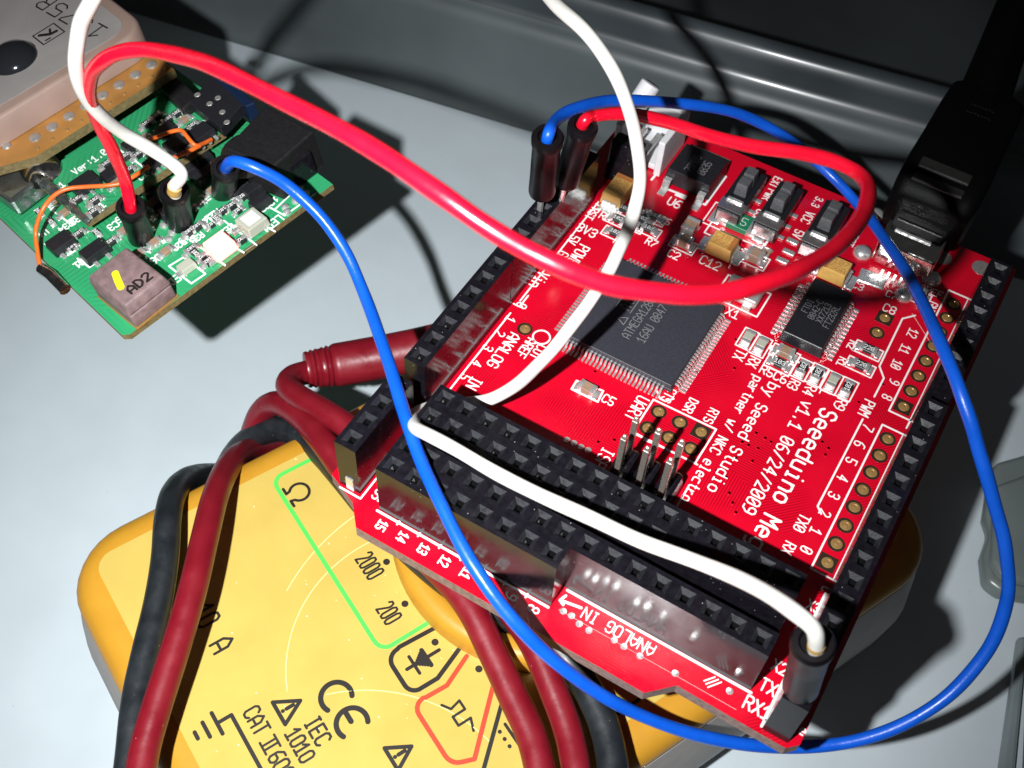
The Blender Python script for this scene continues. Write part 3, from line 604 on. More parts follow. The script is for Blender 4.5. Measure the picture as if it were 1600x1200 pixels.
# --- three slide switches
def switch(c, lab):
    sw = MB().box((c[0], c[1]+.5, 1.25), (3.2, 8.6, 2.2)).build('slide_switch', M['sw_black'], board, bevel=.12); sw['label'] = lab
    sh = MB(); sh.box((c[0], c[1]-2.7, 2.42), (3.3, 1.9, .14)); sh.box((c[0], c[1]-3.9, 1.3), (2.8, .2, 1.6)); sh.build('metal_cover', M['sw_metal'], sw, bevel=.05)
    MB().box((c[0], c[1]-1.9, 2.62), (2.3, .8, .4), 0, .12).build('front_clip', M['tin'], sw, bevel=.15, seg=3, smooth=True)
    MB().box((c[0], c[1]+1.3, 2.36), (1.9, 4.8, .12)).build('slot', M['hole'], sw)
    k = MB().box((c[0], c[1]+.3, 3.2), (1.7, 1.9, 1.9), 0, .15); k.box((c[0], c[1]+2.4, 3.2), (1.7, 1.9, 1.9), 0, .15); k.build('slider', M['sw_knob'], sw, bevel=.12)
    for dy in (-2.2, 0, 2.2):
        MB().box((c[0]+1.85, c[1]+dy, .15), (1.0, .6, .2)).build('solder_leg', M['tin'], sw, bevel=.07, smooth=True)
a = P(1157, 305, 2.); switch((a.x, a.y), 'slide switch nearest the black regulator')
a = P(1214, 328, 2.); switch((a.x, a.y), 'middle slide switch'); a = P(1287, 358, 2.); switch((a.x, a.y), 'slide switch nearest the cable socket')
# --- voltage regulator
a = Vector((-35.5, 42.9, 0))
rg = MB().box((a.x, a.y, 1.3), (6.4, 6.0, 2.2), 0, .25).build('voltage_regulator', M['epoxy_black'], board, bevel=.1)
for s_ in (-1, 1):
    t = MB(); legs(t, a.x+s_*2.4, a.y-3.0, 0, -1, 2.3, .95, 1.3, 0); t.build('regulator_leg', M['tin'], rg)
MB().box((a.x, a.y+3.9, .3), (5.4, 2.4, .4)).build('heat_tab', M['tin_dull'], rg, bevel=.08)
CP = []
ct('78M05', (a.x-.6, a.y-.2), 1.0, wd=.09, z=2.41); ct('0835', (a.x+1.0, a.y-.2), 1.0, wd=.09, z=2.41); lay_strokes('chip_marking', CP, [M['chip_print']], rg, lift=.004)
# --- white battery connector with black pin block
jc = MB(); jx0, jx1, jy0, jy1 = -46.4, -39.4, 40.2, 47.6
jc.box((jx1-.45, (jy0+jy1)/2, 3.0), (.9, jy1-jy0, 5.6)); jc.box((jx0+.45, (jy0+jy1)/2, 3.0), (.9, jy1-jy0, 5.6)); jc.box(((jx0+jx1)/2, jy1-.4, 3.0), (jx1-jx0-1.84, .8, 5.6)); jc.box(((jx0+jx1)/2, (jy0+jy1)/2, .6), (jx1-jx0-1.84, jy1-jy0-1.7, .8))
jc = jc.build('white_connector', M['white_pl'], board, bevel=.15)
for s_ in (-1.0, 1.0): MB().box(((jx0+jx1)/2+s_, jy0+2.2, 3), (.6, 4.0, .6)).build('pin', M['tin'], jc)
a = P(1018, 128, 8); MB().tube([P(975, 195, 3), P(1018, 130, 8)], 1.4, 12).build('latch_post', M['white_pl'], jc, bevel=.3, smooth=True)
MB().box((-43.2, 37.6, 3.2), (4.4, 2.6, 6.2), 0, .2).build('black_jumper', M['header'], board, bevel=.2)
MB().box((-46.2, 45, 2.2), (2.6, 4, 4.2)).build('black_pin_base', M['header'], board, bevel=.2)
# --- USB socket
ux, uy = -7.5, 45.4
us = MB().box((ux, uy, 2.05), (7.2, 7.8, 3.9)).build('usb_socket', M['tin'], board, bevel=.5, seg=3, smooth=True); us.data.materials[0] = M['chrome']
MB().box((ux, uy+.9, 4.05), (5.6, .35, .12)).build('socket_seam', M['hole'], us)
MB().box((ux-.2, uy-1.2, 4.1), (4.6, .5, .25), 0, .05).build('pressed_rib', M['tin'], us, bevel=.08)
for (u, v) in ((1368, 338), (1347, 396), (1456, 437), (1412, 462)):
    x, y = px(u, v); MB().lathe((x, y, 0), [(1.15, 0), (1.1, .35), (.8, .75), (.3, .9)], 18).build('solder_joint', M['tin'], us, smooth=True)
x, y = px(1362, 437); MB().box((x, y, .2), (3.4, 2.4, .3), .1, .2).build('solder_pad', M['tin'], board, bevel=.12, smooth=True)
for (u, v) in ((1238, 378), (1232, 395), (1222, 408), (1266, 418)):
    x, y = px(u, v); MB().box((x, y, .15), (1.6, .8, .22), 0, .05).build('solder_pad', M['tin'], board, bevel=.08, smooth=True)
for i in range(5): MB().box((ux-1.6+.8*i, uy-5.2, .3), (.4, 1.4, .35), 0, .05).build('socket_leg', M['tin'], us)
for (u, v) in ((1472, 402), (1534, 419)):
    x, y = px(u, v); MB().lathe((x, y, 0), [(1.2, 0), (1.2, .04)], 20).build('bare_pad', M['tin_dull'], board)
lay_strokes('silkscreen_print', SK, [M['silk']], board, lift=.03)

# ================================================================== USB CABLE
usb = empty('usb_cable', Matrix.Translation(P(1445, 350, 6)*S)); tag(usb, 'black moulded usb cable plugged into the red board at right', 'usb cable')
inv = usb.matrix_world.inverted()
def child(o, par):
    o.parent = par; o.matrix_parent_inverse = par.matrix_world.inverted(); return o
hd = Vector((.0, 1, 0.0)); ub = Vector((ux, 49.2, 3.2))
def usb_ring(y, hw, hh, z, xo=0, r=1.4):
    out = []
    for (sx, sz, a0) in ((1, 1, 0), (-1, 1, 90), (-1, -1, 180), (1, -1, 270)):
        for k in range(5):
            a = math.radians(a0+22.5*k); out.append(Vector((ux+xo+sx*(hw-r)+r*math.cos(a), y, z+sz*(hh-r)+r*math.sin(a))))
    return out
def usbloft(name, rings, m):
    mb = MB(); n = len(rings[0]); vs = [p for r_ in rings for p in r_]
    mb.add(vs, [(j*n+i, j*n+(i+1) % n, (j+1)*n+(i+1) % n, (j+1)*n+i) for j in range(len(rings)-1) for i in range(n)]+[tuple(range(n))[::-1], tuple((len(rings)-1)*n+i for i in range(n))])
    return child(mb.build(name, m, smooth=True, auto=math.radians(50)), usb)
usbloft('plug_shell', [usb_ring(45, 3.0, 1.3, 2.6, 0, .8), usb_ring(49.5, 3.2, 1.3, 2.6, 0, .8)], M['tin'])
usbloft('plug_body', [usb_ring(47.2, 4.0, 2.4, 4.0), usb_ring(47.3, 4.7, 3.1, 4.1), usb_ring(49.0, 5.1, 3.9, 4.6), usb_ring(52, 5.2, 4.1, 5.2), usb_ring(58, 5.0, 4.2, 5.8), usb_ring(63, 4.9, 4.2, 6.6), usb_ring(66, 4.7, 4.0, 7.2), usb_ring(67.2, 3.8, 3.2, 7.5)], M['usb'])
g1 = child(MB().box((ux-.3, 48.9, 8.75), (6.4, 1.5, .4), 0, .1).build('grip_pad', M['usb_grip'], bevel=.15), usb); child(MB().box((ux-.3, 51.0, 9.35), (6.4, 2.0, .4), 0, .1).build('grip_pad', M['usb_grip'], bevel=.15), usb)
UP = []
for (y_, z_) in ((62.6, 10.9), (61.2, 10.75)):
    for k_ in range(7): UP.append(([(ux-1.4+k_*.45, y_, z_), (ux-1.2+k_*.45, y_+.12*(k_ % 3-1), z_)], .14, 0))
child(lay_strokes('plug_marking', UP, [M['usb_grip']], None), usb)
path = smoothpath([(ux-.2, 65, 7.4), (ux-.6, 69, 9.0), (ux-1.2, 74, 11.5), (ux-2.1, 82, 15.8), (ux-2.8, 92, 22), (ux-3.5, 108, 33), (ux-4, 130, 50)])
child(MB().tube(path[:42], 3, 20, rfun=lambda t: 3.5-1.0*t).build('strain_relief', M['usb'], smooth=True), usb)
child(MB().tube(path, 2.35, 18).build('cable', M['cable_blk'], smooth=True), usb)

# ================================================================== JUMPER WIRES
WR = .68
def sleeve(par, p0, p1, r, pin=True):
    p0, p1 = Vector(p0), Vector(p1); ax = p1-p0; l = ax.length
    s_ = MB().lathe(p0, [(r*.8, 0), (r*.97, .25), (r, .6), (r*.98, l*.3), (r, l*.55), (r*1.0, l-1.6), (r*1.1, l-1.3), (r*1.12, l-.35), (r*1.0, l), (r*.72, l+.02), (r*.62, l-.5)], 28, ax).build('plug_sleeve', M['sleeve'], par, smooth=True, auto=math.radians(50))
    if pin:
        MB().tube([p0-ax.normalized()*4.5, p0+ax.normalized()*.5], .38, 8).build('plug_pin', M['tin'], s_, smooth=True)
def wire(name, pts, m, label, plugs, r=WR):
    root = empty(name, Matrix.Translation(Vector(pts[0])*S)); tag(root, label, 'jumper wire', 'jumper wires between the boards')
    ph = random.uniform(0, 6); sp = smoothpath(pts, 12)
    for k_ in range(3, len(sp)-3):
        e_ = min(1, k_/40, (len(sp)-k_)/40)*.03; sp[k_] = sp[k_]+Vector((math.sin(k_*.19+ph)+.6*math.sin(k_*.43+ph), math.sin(k_*.16+2*ph), math.sin(k_*.23+3*ph)))*e_
    a = MB().tube(sp, r, 16, rfun=lambda t: r*(1+.025*math.sin(t*61+ph)+.02*math.sin(t*173+ph*2))).build('insulation', m, smooth=True); child(a, root)
    for (p0, p1, rr, pin) in plugs:
        tmp = empty('plug'); sleeve(tmp, p0, p1, rr, pin)
        for ch in list(tmp.children): child(ch, root)
        bpy.data.objects.remove(tmp)
    return root
blue = [D(353, 275, 131), D(354, 262, 127.5), D(366, 252, 124.5), D(400, 263, 124), D(450, 290, 125.5), D(500, 337, 126.5), D(540, 395, 127), D(570, 460, 126), D(600, 545, 121.5), D(625, 625, 117), D(652, 705, 113.5), D(690, 790, 110), D(740, 885, 107.5), D(800, 967, 107), D(870, 1035, 108.5), D(960, 1098, 112), D(1060, 1140, 115.5), D(1160, 1162, 118), D(1250, 1167, 119.5), D(1340, 1157, 119), D(1430, 1122, 118), D(1500, 1070, 117), D(1550, 1003, 115.5), D(1575, 930, 114), D(1572, 860, 113), D(1553, 785, 112), D(1533, 715, 111), D(1514, 650, 110), D(1492, 590, 111), D(1463, 520, 116), D(1425, 440, 127), D(1385, 378, 138), D(1350, 330, 145), D(1300, 276, 148), D(1240, 223, 147), D(1170, 184, 144), D(1100, 166, 140), D(1020, 158, 136), D(950, 158, 132), D(900, 169, 128), D(870, 187, 125), P(858, 207, 22), P(853, 228, 20)]
bs1 = (P(349, 305, 6.5), P(353, 262, 14.5)); bs2 = (P(846.5, 301, 11), P(856, 212, 21.5))
wire('blue_jumper_wire', blue, M['w_blue'], 'blue jumper wire looping low around the red board, far right of the wires', [(*bs1, 1.45, True), (*bs2, 1.55, True)])
red = [D(205, 335, 126), D(204, 322, 124), D(195, 280, 122), D(178, 238, 118), D(155, 195, 114), D(141, 155, 109), D(142, 122, 105), D(160, 95, 101), D(190, 81, 99), D(235, 78, 97), D(285, 88, 93), D(340, 107, 88), D(430, 150, 82), D(520, 197, 78), D(600, 243, 76), D(680, 297, 74.5), D(750, 346, 74), D(820, 390, 74), D(890, 423, 74), D(960, 446, 74.5), D(1030, 458, 75), D(1100, 460, 76), D(1170, 449, 78), D(1240, 425, 81), D(1300, 390, 86), D(1342, 348, 92), D(1357, 308, 97), D(1347, 277, 101), D(1310, 254, 103), D(1250, 239, 106), D(1180, 229, 109), D(1110, 213, 112), D(1050, 192, 116), D(1000, 181, 120), D(960, 178, 123), D(930, 181, 125), P(914, 188, 21.5), P(907, 206, 19)]
wire('red_jumper_wire', red, M['w_red'], 'bright red jumper wire arching closest to the camera across both boards', [(P(221, 372, 6), P(204, 322, 14), 1.45, True), (P(884, 285, 11), P(912, 194, 21), 1.5, True)])
wht = [D(274, 303, 125), D(273, 290, 123), D(284, 274, 121.5), D(270, 256, 121), D(235, 232, 119), D(190, 207, 116), D(150, 172, 111), D(124, 130, 106), D(118, 85, 102), D(126, 40, 99), D(145, 0, 96), D(190, -80, 91), D(290, -210, 84), D(470, -300, 80), D(650, -260, 84), D(770, -140, 94), D(820, -60, 102), D(862, 0, 108), D(910, 45, 111), D(950, 98, 112), D(978, 155, 113), D(995, 225, 115), D(999, 290, 117), D(985, 350, 117.5), D(960, 405, 117), D(930, 458, 116.5), D(893, 510, 117), D(850, 560, 119), D(805, 603, 122), P(762, 625, 4.2), (-41.6, -5.8, 3.0), (-43.15, -7.5, 3.2), (-43.2, -10.2, 5.2), P(648, 666, 9.5), P(672, 681, 11.2), P(720, 707, 12.2), P(780, 741, 12.6), P(850, 777, 13), P(920, 808, 13.6), P(1000, 845, 15), P(1080, 874, 17), P(1150, 903, 19.5), P(1210, 934, 22.5), P(1250, 962, 24), P(1272, 985, 23.5), P(1276, 1005, 21.8), P(1275, 1018, 20)]
wt = wire('white_jumper_wire', wht, M['w_white'], 'white jumper wire looping over the top edge and down between the socket strips', [(P(284, 355, 6), P(271, 296, 14), 1.5, True), ((2.35, -17.9, 8.3), P(1271, 1003, 21), 1.6, False)])
child(MB().tube([P(1275, 1011, 21.0), P(1276, 1006, 21.6)], .70, 14).build('flux_stain', M['flux'], smooth=True), wt)
child(MB().tube([D(272, 300, 124.2), D(273, 291, 123)], .76, 14).build('flux_stain', M['flux'], smooth=True), wt)

# ================================================================== TEST LEADS
def lead(name, pts, m, label, r=1.5, cat='test lead'):
    root = empty(name, Matrix.Translation(Vector(pts[0])*S)); tag(root, label, cat, 'test leads around the multimeter')
    child(MB().tube(smoothpath(pts, 10), r, 18).build('cable', m, smooth=True), root); return root
TL = TZ+1.6
lead('red_test_lead', [P(212, 1290, -8), P(222, 1190, -8), P(243, 1110, -7.5), P(272, 1020, -7), P(300, 925, -6.5), P(320, 840, -7), P(338, 770, -9), P(362, 722, -14), P(392, 703, -20), P(440, 700, -26), P(500, 720, -30), (-38, -2, -33), (-30, 0, -34)], M['lead_red'], 'dark red test lead crossing the left end of the multimeter')
lead('black_test_lead', [P(190, 1290, -9), P(203, 1190, -9.5), P(212, 1100, -9.5), P(228, 1020, -9.5), P(247, 940, -9.5), P(258, 870, -9.5), P(262, 810, -10), P(272, 770, -12.5), P(295, 748, -17), P(330, 742, -23), P(380, 745, -28), P(440, 750, -31), (-45, -6, -33)], M['lead_black'], 'black test lead hooked over the left end of the multimeter')
lead('black_test_lead', [P(352, 735, -29), P(370, 705, -24), P(395, 683, -20), P(425, 670, -17.5), P(460, 675, -15.5), P(500, 705, -13), P(540, 750, -10), P(600, 820, -9), P(700, 910, -9), P(790, 960, -9), P(860, 1000, -9.2), P(900, 1050, -10), P(935, 1110, -10), P(955, 1180, -10), P(965, 1290, -10)], M['lead_black'], 'black test lead passing beneath the red board, beside the red pair', r=1.6)
lead('red_test_lead', [P(385, 715, -25), P(396, 672, -20), P(412, 640, -16), P(438, 630, -13), P(470, 650, -11), P(505, 690, -9), P(545, 745, -8.2), P(620, 830, -8), P(690, 895, -7.6), P(735, 950, -7.4), P(770, 1020, -8), P(800, 1085, -8.4), P(830, 1150, -8.6), P(850, 1230, -8.6)], M['lead_red'], 'dark red test lead nearest the yellow dial, under the board', r=1.55)
pr = [P(640, 555, -13), P(560, 566, -14), P(500, 578, -14), P(478, 582, -13.5), P(456, 590, -12.5), P(450, 605, -11), P(470, 622, -9.5), P(510, 645, -8), P(560, 680, -7), P(640, 760, -7), P(720, 850, -7.2), P(780, 930, -7.4), P(830, 1000, -8), P(865, 1080, -8.6), P(890, 1150, -9), P(905, 1230, -9)]
rl = lead('red_test_lead', pr[2:], M['lead_red'], 'dark red test lead ending in the ribbed probe handle', r=1.5)
hp = smoothpath([P(478, 578, -13.6), P(540, 568, -14), P(640, 549, -13.6), P(760, 522, -12.5), P(900, 500, -11.5)], 16)
def hr(t):
    return 2.25+.4*min(1, t*5)+(0.13*math.sin(t*170) if t < .2 else 0)+(.15 if t > .2 else 0)
child(MB().tube(hp, 2.6, 22, rfun=hr).build('probe_handle', M['lead_red'], smooth=True), rl)

# ================================================================== GREEN RECEIVER BOARD
gc = P(195, 528, 6); gy = (P(520, 288, 9.5)-gc).normalized(); gx0 = (gc-P(0, 365, 3.5)); gx = (gx0-gy*gx0.dot(gy)).normalized(); gz = gx.cross(gy)
GM = Matrix(((gx.x, gy.x, gz.x, gc.x*S), (gx.y, gy.y, gz.y, gc.y*S), (gx.z, gy.z, gz.z, gc.z*S), (0, 0, 0, 1)))
LG = (P(520, 288, 9.5)-gc).length
gps = empty('receiver_board', GM); tag(gps, 'green satellite receiver board with a square patch antenna at upper left', 'circuit board')
def g(u, v, h=0.0):
    """a sight line cut with the plane h mm above the green board, in the board's own millimetres"""
    d = ray(u, v); o_ = gc+gz*h; t = (o_-CAM).dot(gz)/d.dot(gz); p = CAM+d*t-gc; return (p.dot(gx), p.dot(gy))
def gpoly(uvs, h): return [g(u, v, h) for (u, v) in uvs]
p = MB().prism([(-62, 0), (-.6, 0), (0, .6), (0, LG), (-62, LG)], -.8, 0); p.m = [1 if abs(sum(p.v[i].z for i in f)/len(f)+.4) < .4 else 0 for f in p.f]
p.build('board_plate', [M['green_mask'], M['brown_edge']], gps)
GK = []
def gst(t, uv, h=1.2, ang=0, wd=.2, z=.0, wf=.7, align='c', hh=0.0):
    h *= .8; wd *= .75
    for q in strokes(t, g(*uv, hh), ang, h, wf, 1.6, align, hh): GK.append((q, wd, 0))
def gsl(*uvs, wd=.2, h=0.0): GK.append(([(*g(u, v, h), h) for (u, v) in uvs], wd, 0))
UPD = math.pi/2
gst('LED1', (425, 350), 1.35, DN, .22); gst('LED2', (352, 362), 1.2, DN, .2); gst('LED3', (272, 438), 1.35, DN, .22); gst('R27', (416, 322), 1.2, DN, .2); gst('R33', (388, 303), 1.3, DN, .24); gst('R21', (333, 336), 1.2, DN, .2); gst('R22', (325, 347), 1.2, DN, .2)
gst('R20', (280, 383), 1.1, DN, .2); gst('R19', (290, 372), 1.1, DN, .2); gst('R36', (248, 402), 1.3, DN, .22); gst('R35', (308, 372), 1.1, DN, .2); gst('R24', (362, 361), 1.1, DN, .2); gst('S1', (321, 306), 1.2, DN, .2); gst('J9', (441, 302), 1.0, DN, .18); gst('1', (430, 312), 1.0, DN, .18)
gst('C3', (177, 353), 1.3, DN, .22); gst('R5', (189, 341), 1.2, DN, .2); gst('Q1', (124, 412), 1.2, DN, .22); gst('U4', (68, 365), 1.1, DN, .2); gst('R8', (117, 345), 1.2, DN, .2); gst('R34', (103, 354), 1.2, DN, .2); gst('L8', (43, 305), 1.2, DN, .2)
gsl((430, 327), (455, 303)); gsl((423, 325), (445, 337), (470, 319)); gsl((484, 309), (494, 302)); gsl((430, 362), (401, 346)); gsl((401, 383), (350, 345)); gsl((352, 415), (300, 377)); gsl((381, 394), (400, 381), wd=.01); gsl((381, 395), (366, 386))
gsl((264, 416), (287, 402), (321, 428), (299, 443), (264, 416)); gsl((314, 346), (333, 331), wd=.18); gsl((255, 382), (265, 374), (264, 348), wd=.01); gsl((214, 380), (235, 395)); gsl((255, 380), (264, 371), wd=.18)
gsl((92, 320), (79, 327), (105, 346), (120, 336)); gsl((70, 381), (75, 385)); gsl((90, 397), (100, 403), (119, 391)); gsl((121, 404), (140, 418), (150, 411)); gsl((165, 395), (175, 389), (168, 382))
gsl((329, 311), (318, 318), wd=.2)
lay_strokes('silkscreen_print', GK, [M['silk']], gps, lift=.03)
def gsmd(kind, uv, ang, l=1.7, w_=.9, h=.5, hh=0.0):
    c = g(uv[0], uv[1], hh+h); core = MB().box((c[0], c[1], hh+h/2+.05), (l*.56, w_, h), ang).build({'res': 'resistor', 'cap': 'capacitor'}[kind], M['res_top' if kind == 'res' else 'ceramic'], gps, bevel=.04, seg=1)
    for s_ in (-1, 1):
        t = MB().box((c[0]+math.cos(ang)*s_*l*.37, c[1]+math.sin(ang)*s_*l*.37, hh+h/2+.04), (l*.24, w_*1.03, h*1.04), ang); t.box((c[0]+math.cos(ang)*s_*l*.6, c[1]+math.sin(ang)*s_*l*.6, hh+.1), (l*.25, w_, .16), ang, .05)
        t.build('terminal', M['tin'], core, bevel=.06, smooth=True)
    if kind == 'res': lay_strokes('value_marking', [(q, .06, 0) for q in strokes('102', c, ang, .42, .8, 1.6, 'c', hh+h+.052)], [M['silk']], core, lift=.004)
for uv in ((298, 388), (325, 407), (377, 373), (307, 353), (295, 361), (347, 328), (361, 320), (402, 323), (380, 305), (122, 364), (173, 376)): gsmd('res', uv, DN)
for uv in ((305, 395), (316, 400), (330, 350), (338, 341), (368, 313), (372, 328), (412, 315), (78, 345), (60, 330), (150, 362), (112, 385), (210, 330), (245, 335), (232, 352), (300, 325), (312, 318)): gsmd('res', uv, random.choice((DN, 0)), 1.3, .7, .4)
for uv in ((193, 358), (240, 377), (258, 391), (100, 330), (85, 310), (330, 296), (215, 395)): gsmd('cap', uv, DN)
def led4(uv, lit, lab):
    c = g(uv[0], uv[1], 1.0); L_ = MB().box((c[0], c[1], .75), (2.9, 2.9, 1.3), 0, .12).build('led_package', M['led_lit'] if lit else M['led'], gps, bevel=.15); L_['label'] = lab
    MB().box((c[0], c[1], 1.44), (1.7, 1.7, .1)).build('lens', M['led_core'] if lit else M['white_pl'], L_)
    for s_ in (-.8, .8): MB().box((c[0]+s_, c[1]-1.9, .35), (.8, 1.0, .5), 0, .1).build('terminal', M['tin'], L_, bevel=.1)
led4((343, 382), True, 'lit red led package'); led4((393, 345), False, 'unlit cream led package near the corner'); c = g(290, 413, .8)
ls = MB().box((c[0], c[1], .45), (1.5, 2.0, .8), 0, .1).build('led_package', M['led'], gps, bevel=.1); ls['label'] = 'small cream led by the brown inductor'; MB().box((c[0]+.1, c[1]-1.2, .2), (.9, .6, .3)).build('terminal', M['tin'], ls, bevel=.06)
# inductor block
q = [g(u, v, 3.6) for (u, v) in ((130, 430), (199, 381), (264, 433), (193, 482))]; cx = sum(a[0] for a in q)/4; cy = sum(a[1] for a in q)/4
w1 = math.dist(q[0], q[3]); h1 = math.dist(q[0], q[1]); an = math.atan2(q[3][1]-q[0][1], q[3][0]-q[0][0])
ind = MB().box((cx, cy, 2.9), (w1, h1, 1.5), an, .35); ind.box((cx, cy, 1.12), (w1*.97, h1*.97, 1.95), an, .0); ind = ind.build('inductor', M['inductor'], gps, bevel=.28, seg=3, smooth=True)
MB().box((cx, cy, .12), (w1*1.0, h1*1.0, .2), an).build('solder_foot', M['gold'], ind)
lay_strokes('inductor_marking', [([(*g(180, 427, 3.66), 3.66), (*g(184, 438, 3.66), 3.66), (*g(189, 449, 3.66), 3.66)], .8, 1)]+[(t, .26, 0) for t in strokes('AD2', g(217, 442, 3.66), UPD+.05, 1.2, .9, 1.7, 'c', 3.66)], [M['ink'], M['marker']], ind, lift=.02)
# small transistors
for (uv, l_, w_) in (((93, 376), 3.0, 2.4), ((146, 389), 3.2, 2.2)):
    c = g(*uv, 1.0); t = MB().box((c[0], c[1], .65), (w_, l_, 1.0), 0, .15).build('transistor', M['epoxy_black'], gps, bevel=.08)
    for s_ in (-1, 1):
        for dy in (-.8, .8) if s_ > 0 else (0,): MB().box((c[0]+s_*(w_/2+.35), c[1]+dy, .2), (.8, .5, .25)).build('solder_leg', M['tin'], t, bevel=.05)
# soldered rim along the left board edge
mb = MB(); mb.tube([(*g(64, 418, .5), .3), (*g(80, 430, .5), .5), (*g(100, 450, .5), .2)], .7, 10); mb.build('solder_strip', M['chrome'], gps, smooth=True)
# raised daughter board
H2 = 2.6
dp = gpoly([(134, 346), (60, 285), (250, 150), (345, 212), (300, 250)], H2); dp = gpoly([(134, 346), (52, 280), (262, 140), (350, 205)], H2)
p = MB().prism(dp, H2-1.0, H2); p.m = [1 if abs(sum(p.v[i].z for i in f)/len(f)-H2+.5) < .3 else 0 for f in p.f]
sub = p.build('daughter_board', [M['green_mask'], M['brown_edge']], gps)
GK = []
gst('Ver:1.0', (140, 253), 1.3, UPD, .2, hh=H2, align='c'); gst('Q1', (93, 291), 1.2, UPD, .2, hh=H2); gst('R1', (155, 323), 1.3, UPD, .2, hh=H2); gst('C1', (223, 275), 1.2, UPD, .2, hh=H2); gst('C5', (289, 180), 1.2, DN, .2, hh=H2)
gsl((98, 301), (111, 312), h=H2); gsl((185, 233), (212, 252), (225, 262), h=H2); gsl((150, 286), (158, 280), h=H2); gsl((265, 217), (280, 228), h=H2); gsl((318, 189), (325, 194), h=H2)
lay_strokes('silkscreen_print', GK, [M['silk']], sub, lift=.03)
def chipbox(uv, l_, w_, h_, hh, name='small_chip', m='epoxy_black'):
    c = g(*uv, hh+h_); t = MB().box((c[0], c[1], hh+h_/2+.1), (w_, l_, h_), 0, .12).build(name, M[m], sub, bevel=.07)
    for s_ in (-1, 1):
        for k in (-1, 0, 1): MB().box((c[0]+s_*(w_/2+.3), c[1]+k*l_*.33, hh+.15), (.7, .4, .25)).build('solder_leg', M['tin'], t, bevel=.05)
chipbox((130, 283), 3.2, 2.4, 1.0, H2); chipbox((173, 269), 2.4, 2.0, .9, H2); chipbox((312, 205), 3.0, 2.4, 1.0, H2); chipbox((272, 222), 2.6, 2.0, 1.0, H2); chipbox((205, 222), 2.4, 1.8, .8, H2); chipbox((258, 200), 2.4, 1.8, .8, H2)
chipbox((237, 252), 2.2, 1.6, .8, H2)
for uv in ((147, 312), (228, 192), (195, 243), (200, 265), (250, 238), (165, 255), (180, 262), (215, 240), (232, 230), (262, 185), (275, 176), (290, 205), (300, 195), (120, 310), (145, 330), (243, 180)): gsmd('res', uv, UPD, hh=H2)
for uv in ((287, 185), (222, 215), (180, 285), (300, 228)): gsmd('cap', uv, UPD, hh=H2)
# metal tape edge, solder blobs
a0, a1, a2, a3 = [Vector((*g(u, v, H2+.2), H2+.2)) for (u, v) in ((35, 258), (70, 285), (100, 312), (136, 345))]
MB().tube(smoothpath([a0, a1, a2, a3], 8), .5, 8, rfun=lambda t: .9-.55*t+.12*math.sin(t*40)).build('metal_foil_edge', M['tape'], gps, smooth=True)
a = g(62, 262, H2+.5); MB().lathe((a[0], a[1], H2), [(2.6, 0), (2.2, .9), (1.2, 1.6), (.3, 1.9)], 16).build('solder_blob', M['chrome'], gps, smooth=True)
a = g(60, 266, H2+.5); MB().lathe((a[0]+1.2, a[1]-.8, H2), [(1.2, 0), (1.0, .9), (.3, 1.4)], 12).build('solder_blob', M['chrome'], gps, smooth=True)
a = g(20, 300, 2.5); mb = MB().box((a[0]-2, a[1]+1, 1.7), (7, 5, 2.6), .1); mb.build('shield_can', M['tape'], gps, bevel=.4)
# antenna board above
H3 = 5.4
A0, A1, A2 = g(55, 245, H3), g(272, 108, H3), g(0, 238, H3)
ax = Vector((A1[0]-A0[0], A1[1]-A0[1], 0)).normalized(); ay = Vector((-ax.y, ax.x, 0)); A0v = Vector((A0[0], A0[1], 0)); Lx = (Vector((A1[0], A1[1], 0))-A0v).length
def ap(s_, t_): v_ = A0v+ax*s_+ay*t_; return (v_.x, v_.y)
ant = MB().prism([ap(0, 0), ap(Lx, 0), ap(Lx, 27), ap(-8, 27), ap(-8, 4)], H3-1.2, H3); ant.m = [1 if abs(sum(ant.v[i].z for i in f)/len(f)-H3+.6) < .3 else 0 for f in ant.f]
ant = ant.build('antenna_board', [M['ant_pcb'], M['brown_edge']], gps)
mb = MB()
for k in range(9):
    c = ap(1.6+k*2.35, 2.9); MB().lathe((c[0], c[1], H3), [(.72, 0), (.66, .18), (.3, .3)], 16).build('solder_dot', M['tin_dull'], ant, smooth=True)
for k in range(3): c = ap(-1.4-k*2.0, 4.4+k*.5); MB().lathe((c[0], c[1], H3), [(.6, 0), (.5, .18), (.2, .25)], 14).build('solder_dot', M['tin_dull'], ant, smooth=True)
mb = MB()
for k in range(11): c = ap(.9+k*2.0, 1.0); MB().lathe((c[0], c[1], H3), [(.26, 0), (.2, .16)], 8).build('gold_dot', M['gold'], ant, smooth=True)
def rr(s0, t0, s1, t1, r):
    return [ap(*p_) for p_ in rrect(s0, t0, s1, t1, r, 8)]
pt0, pt1 = 4.6, 30
psx0, psx1 = -7.5, Lx+.8
patch = loft('patch_antenna', [(rr(psx0, pt0, psx1, pt1, 3.6), H3+.1), (rr(psx0, pt0, psx1, pt1, 3.6), H3+3.2), (rr(psx0+.3, pt0+.3, psx1-.3, pt1-.3, 3.4), H3+3.5), (rr(psx0+.6, pt0+.6, psx1-.6, pt1-.6, 3.2), H3+3.55)], M['patch'], gps)
MB().prism(rr(psx0+1.7, pt0+1.7, psx1-1.7, pt1-1.7, 2.4), H3+3.56, H3+3.63).build('silver_plate', M['silver'], patch)
c = g(18, 88, H3+4); MB().lathe((c[0], c[1], H3+3.63), [(3.0, 0), (2.9, .4), (2.3, 1.0), (1.3, 1.45), (.4, 1.6)], 32).build('feed_pin', M['feed'], patch, smooth=True)
Z4 = H3+3.64; aang = math.atan2(ax.y, ax.x)
J2 = []
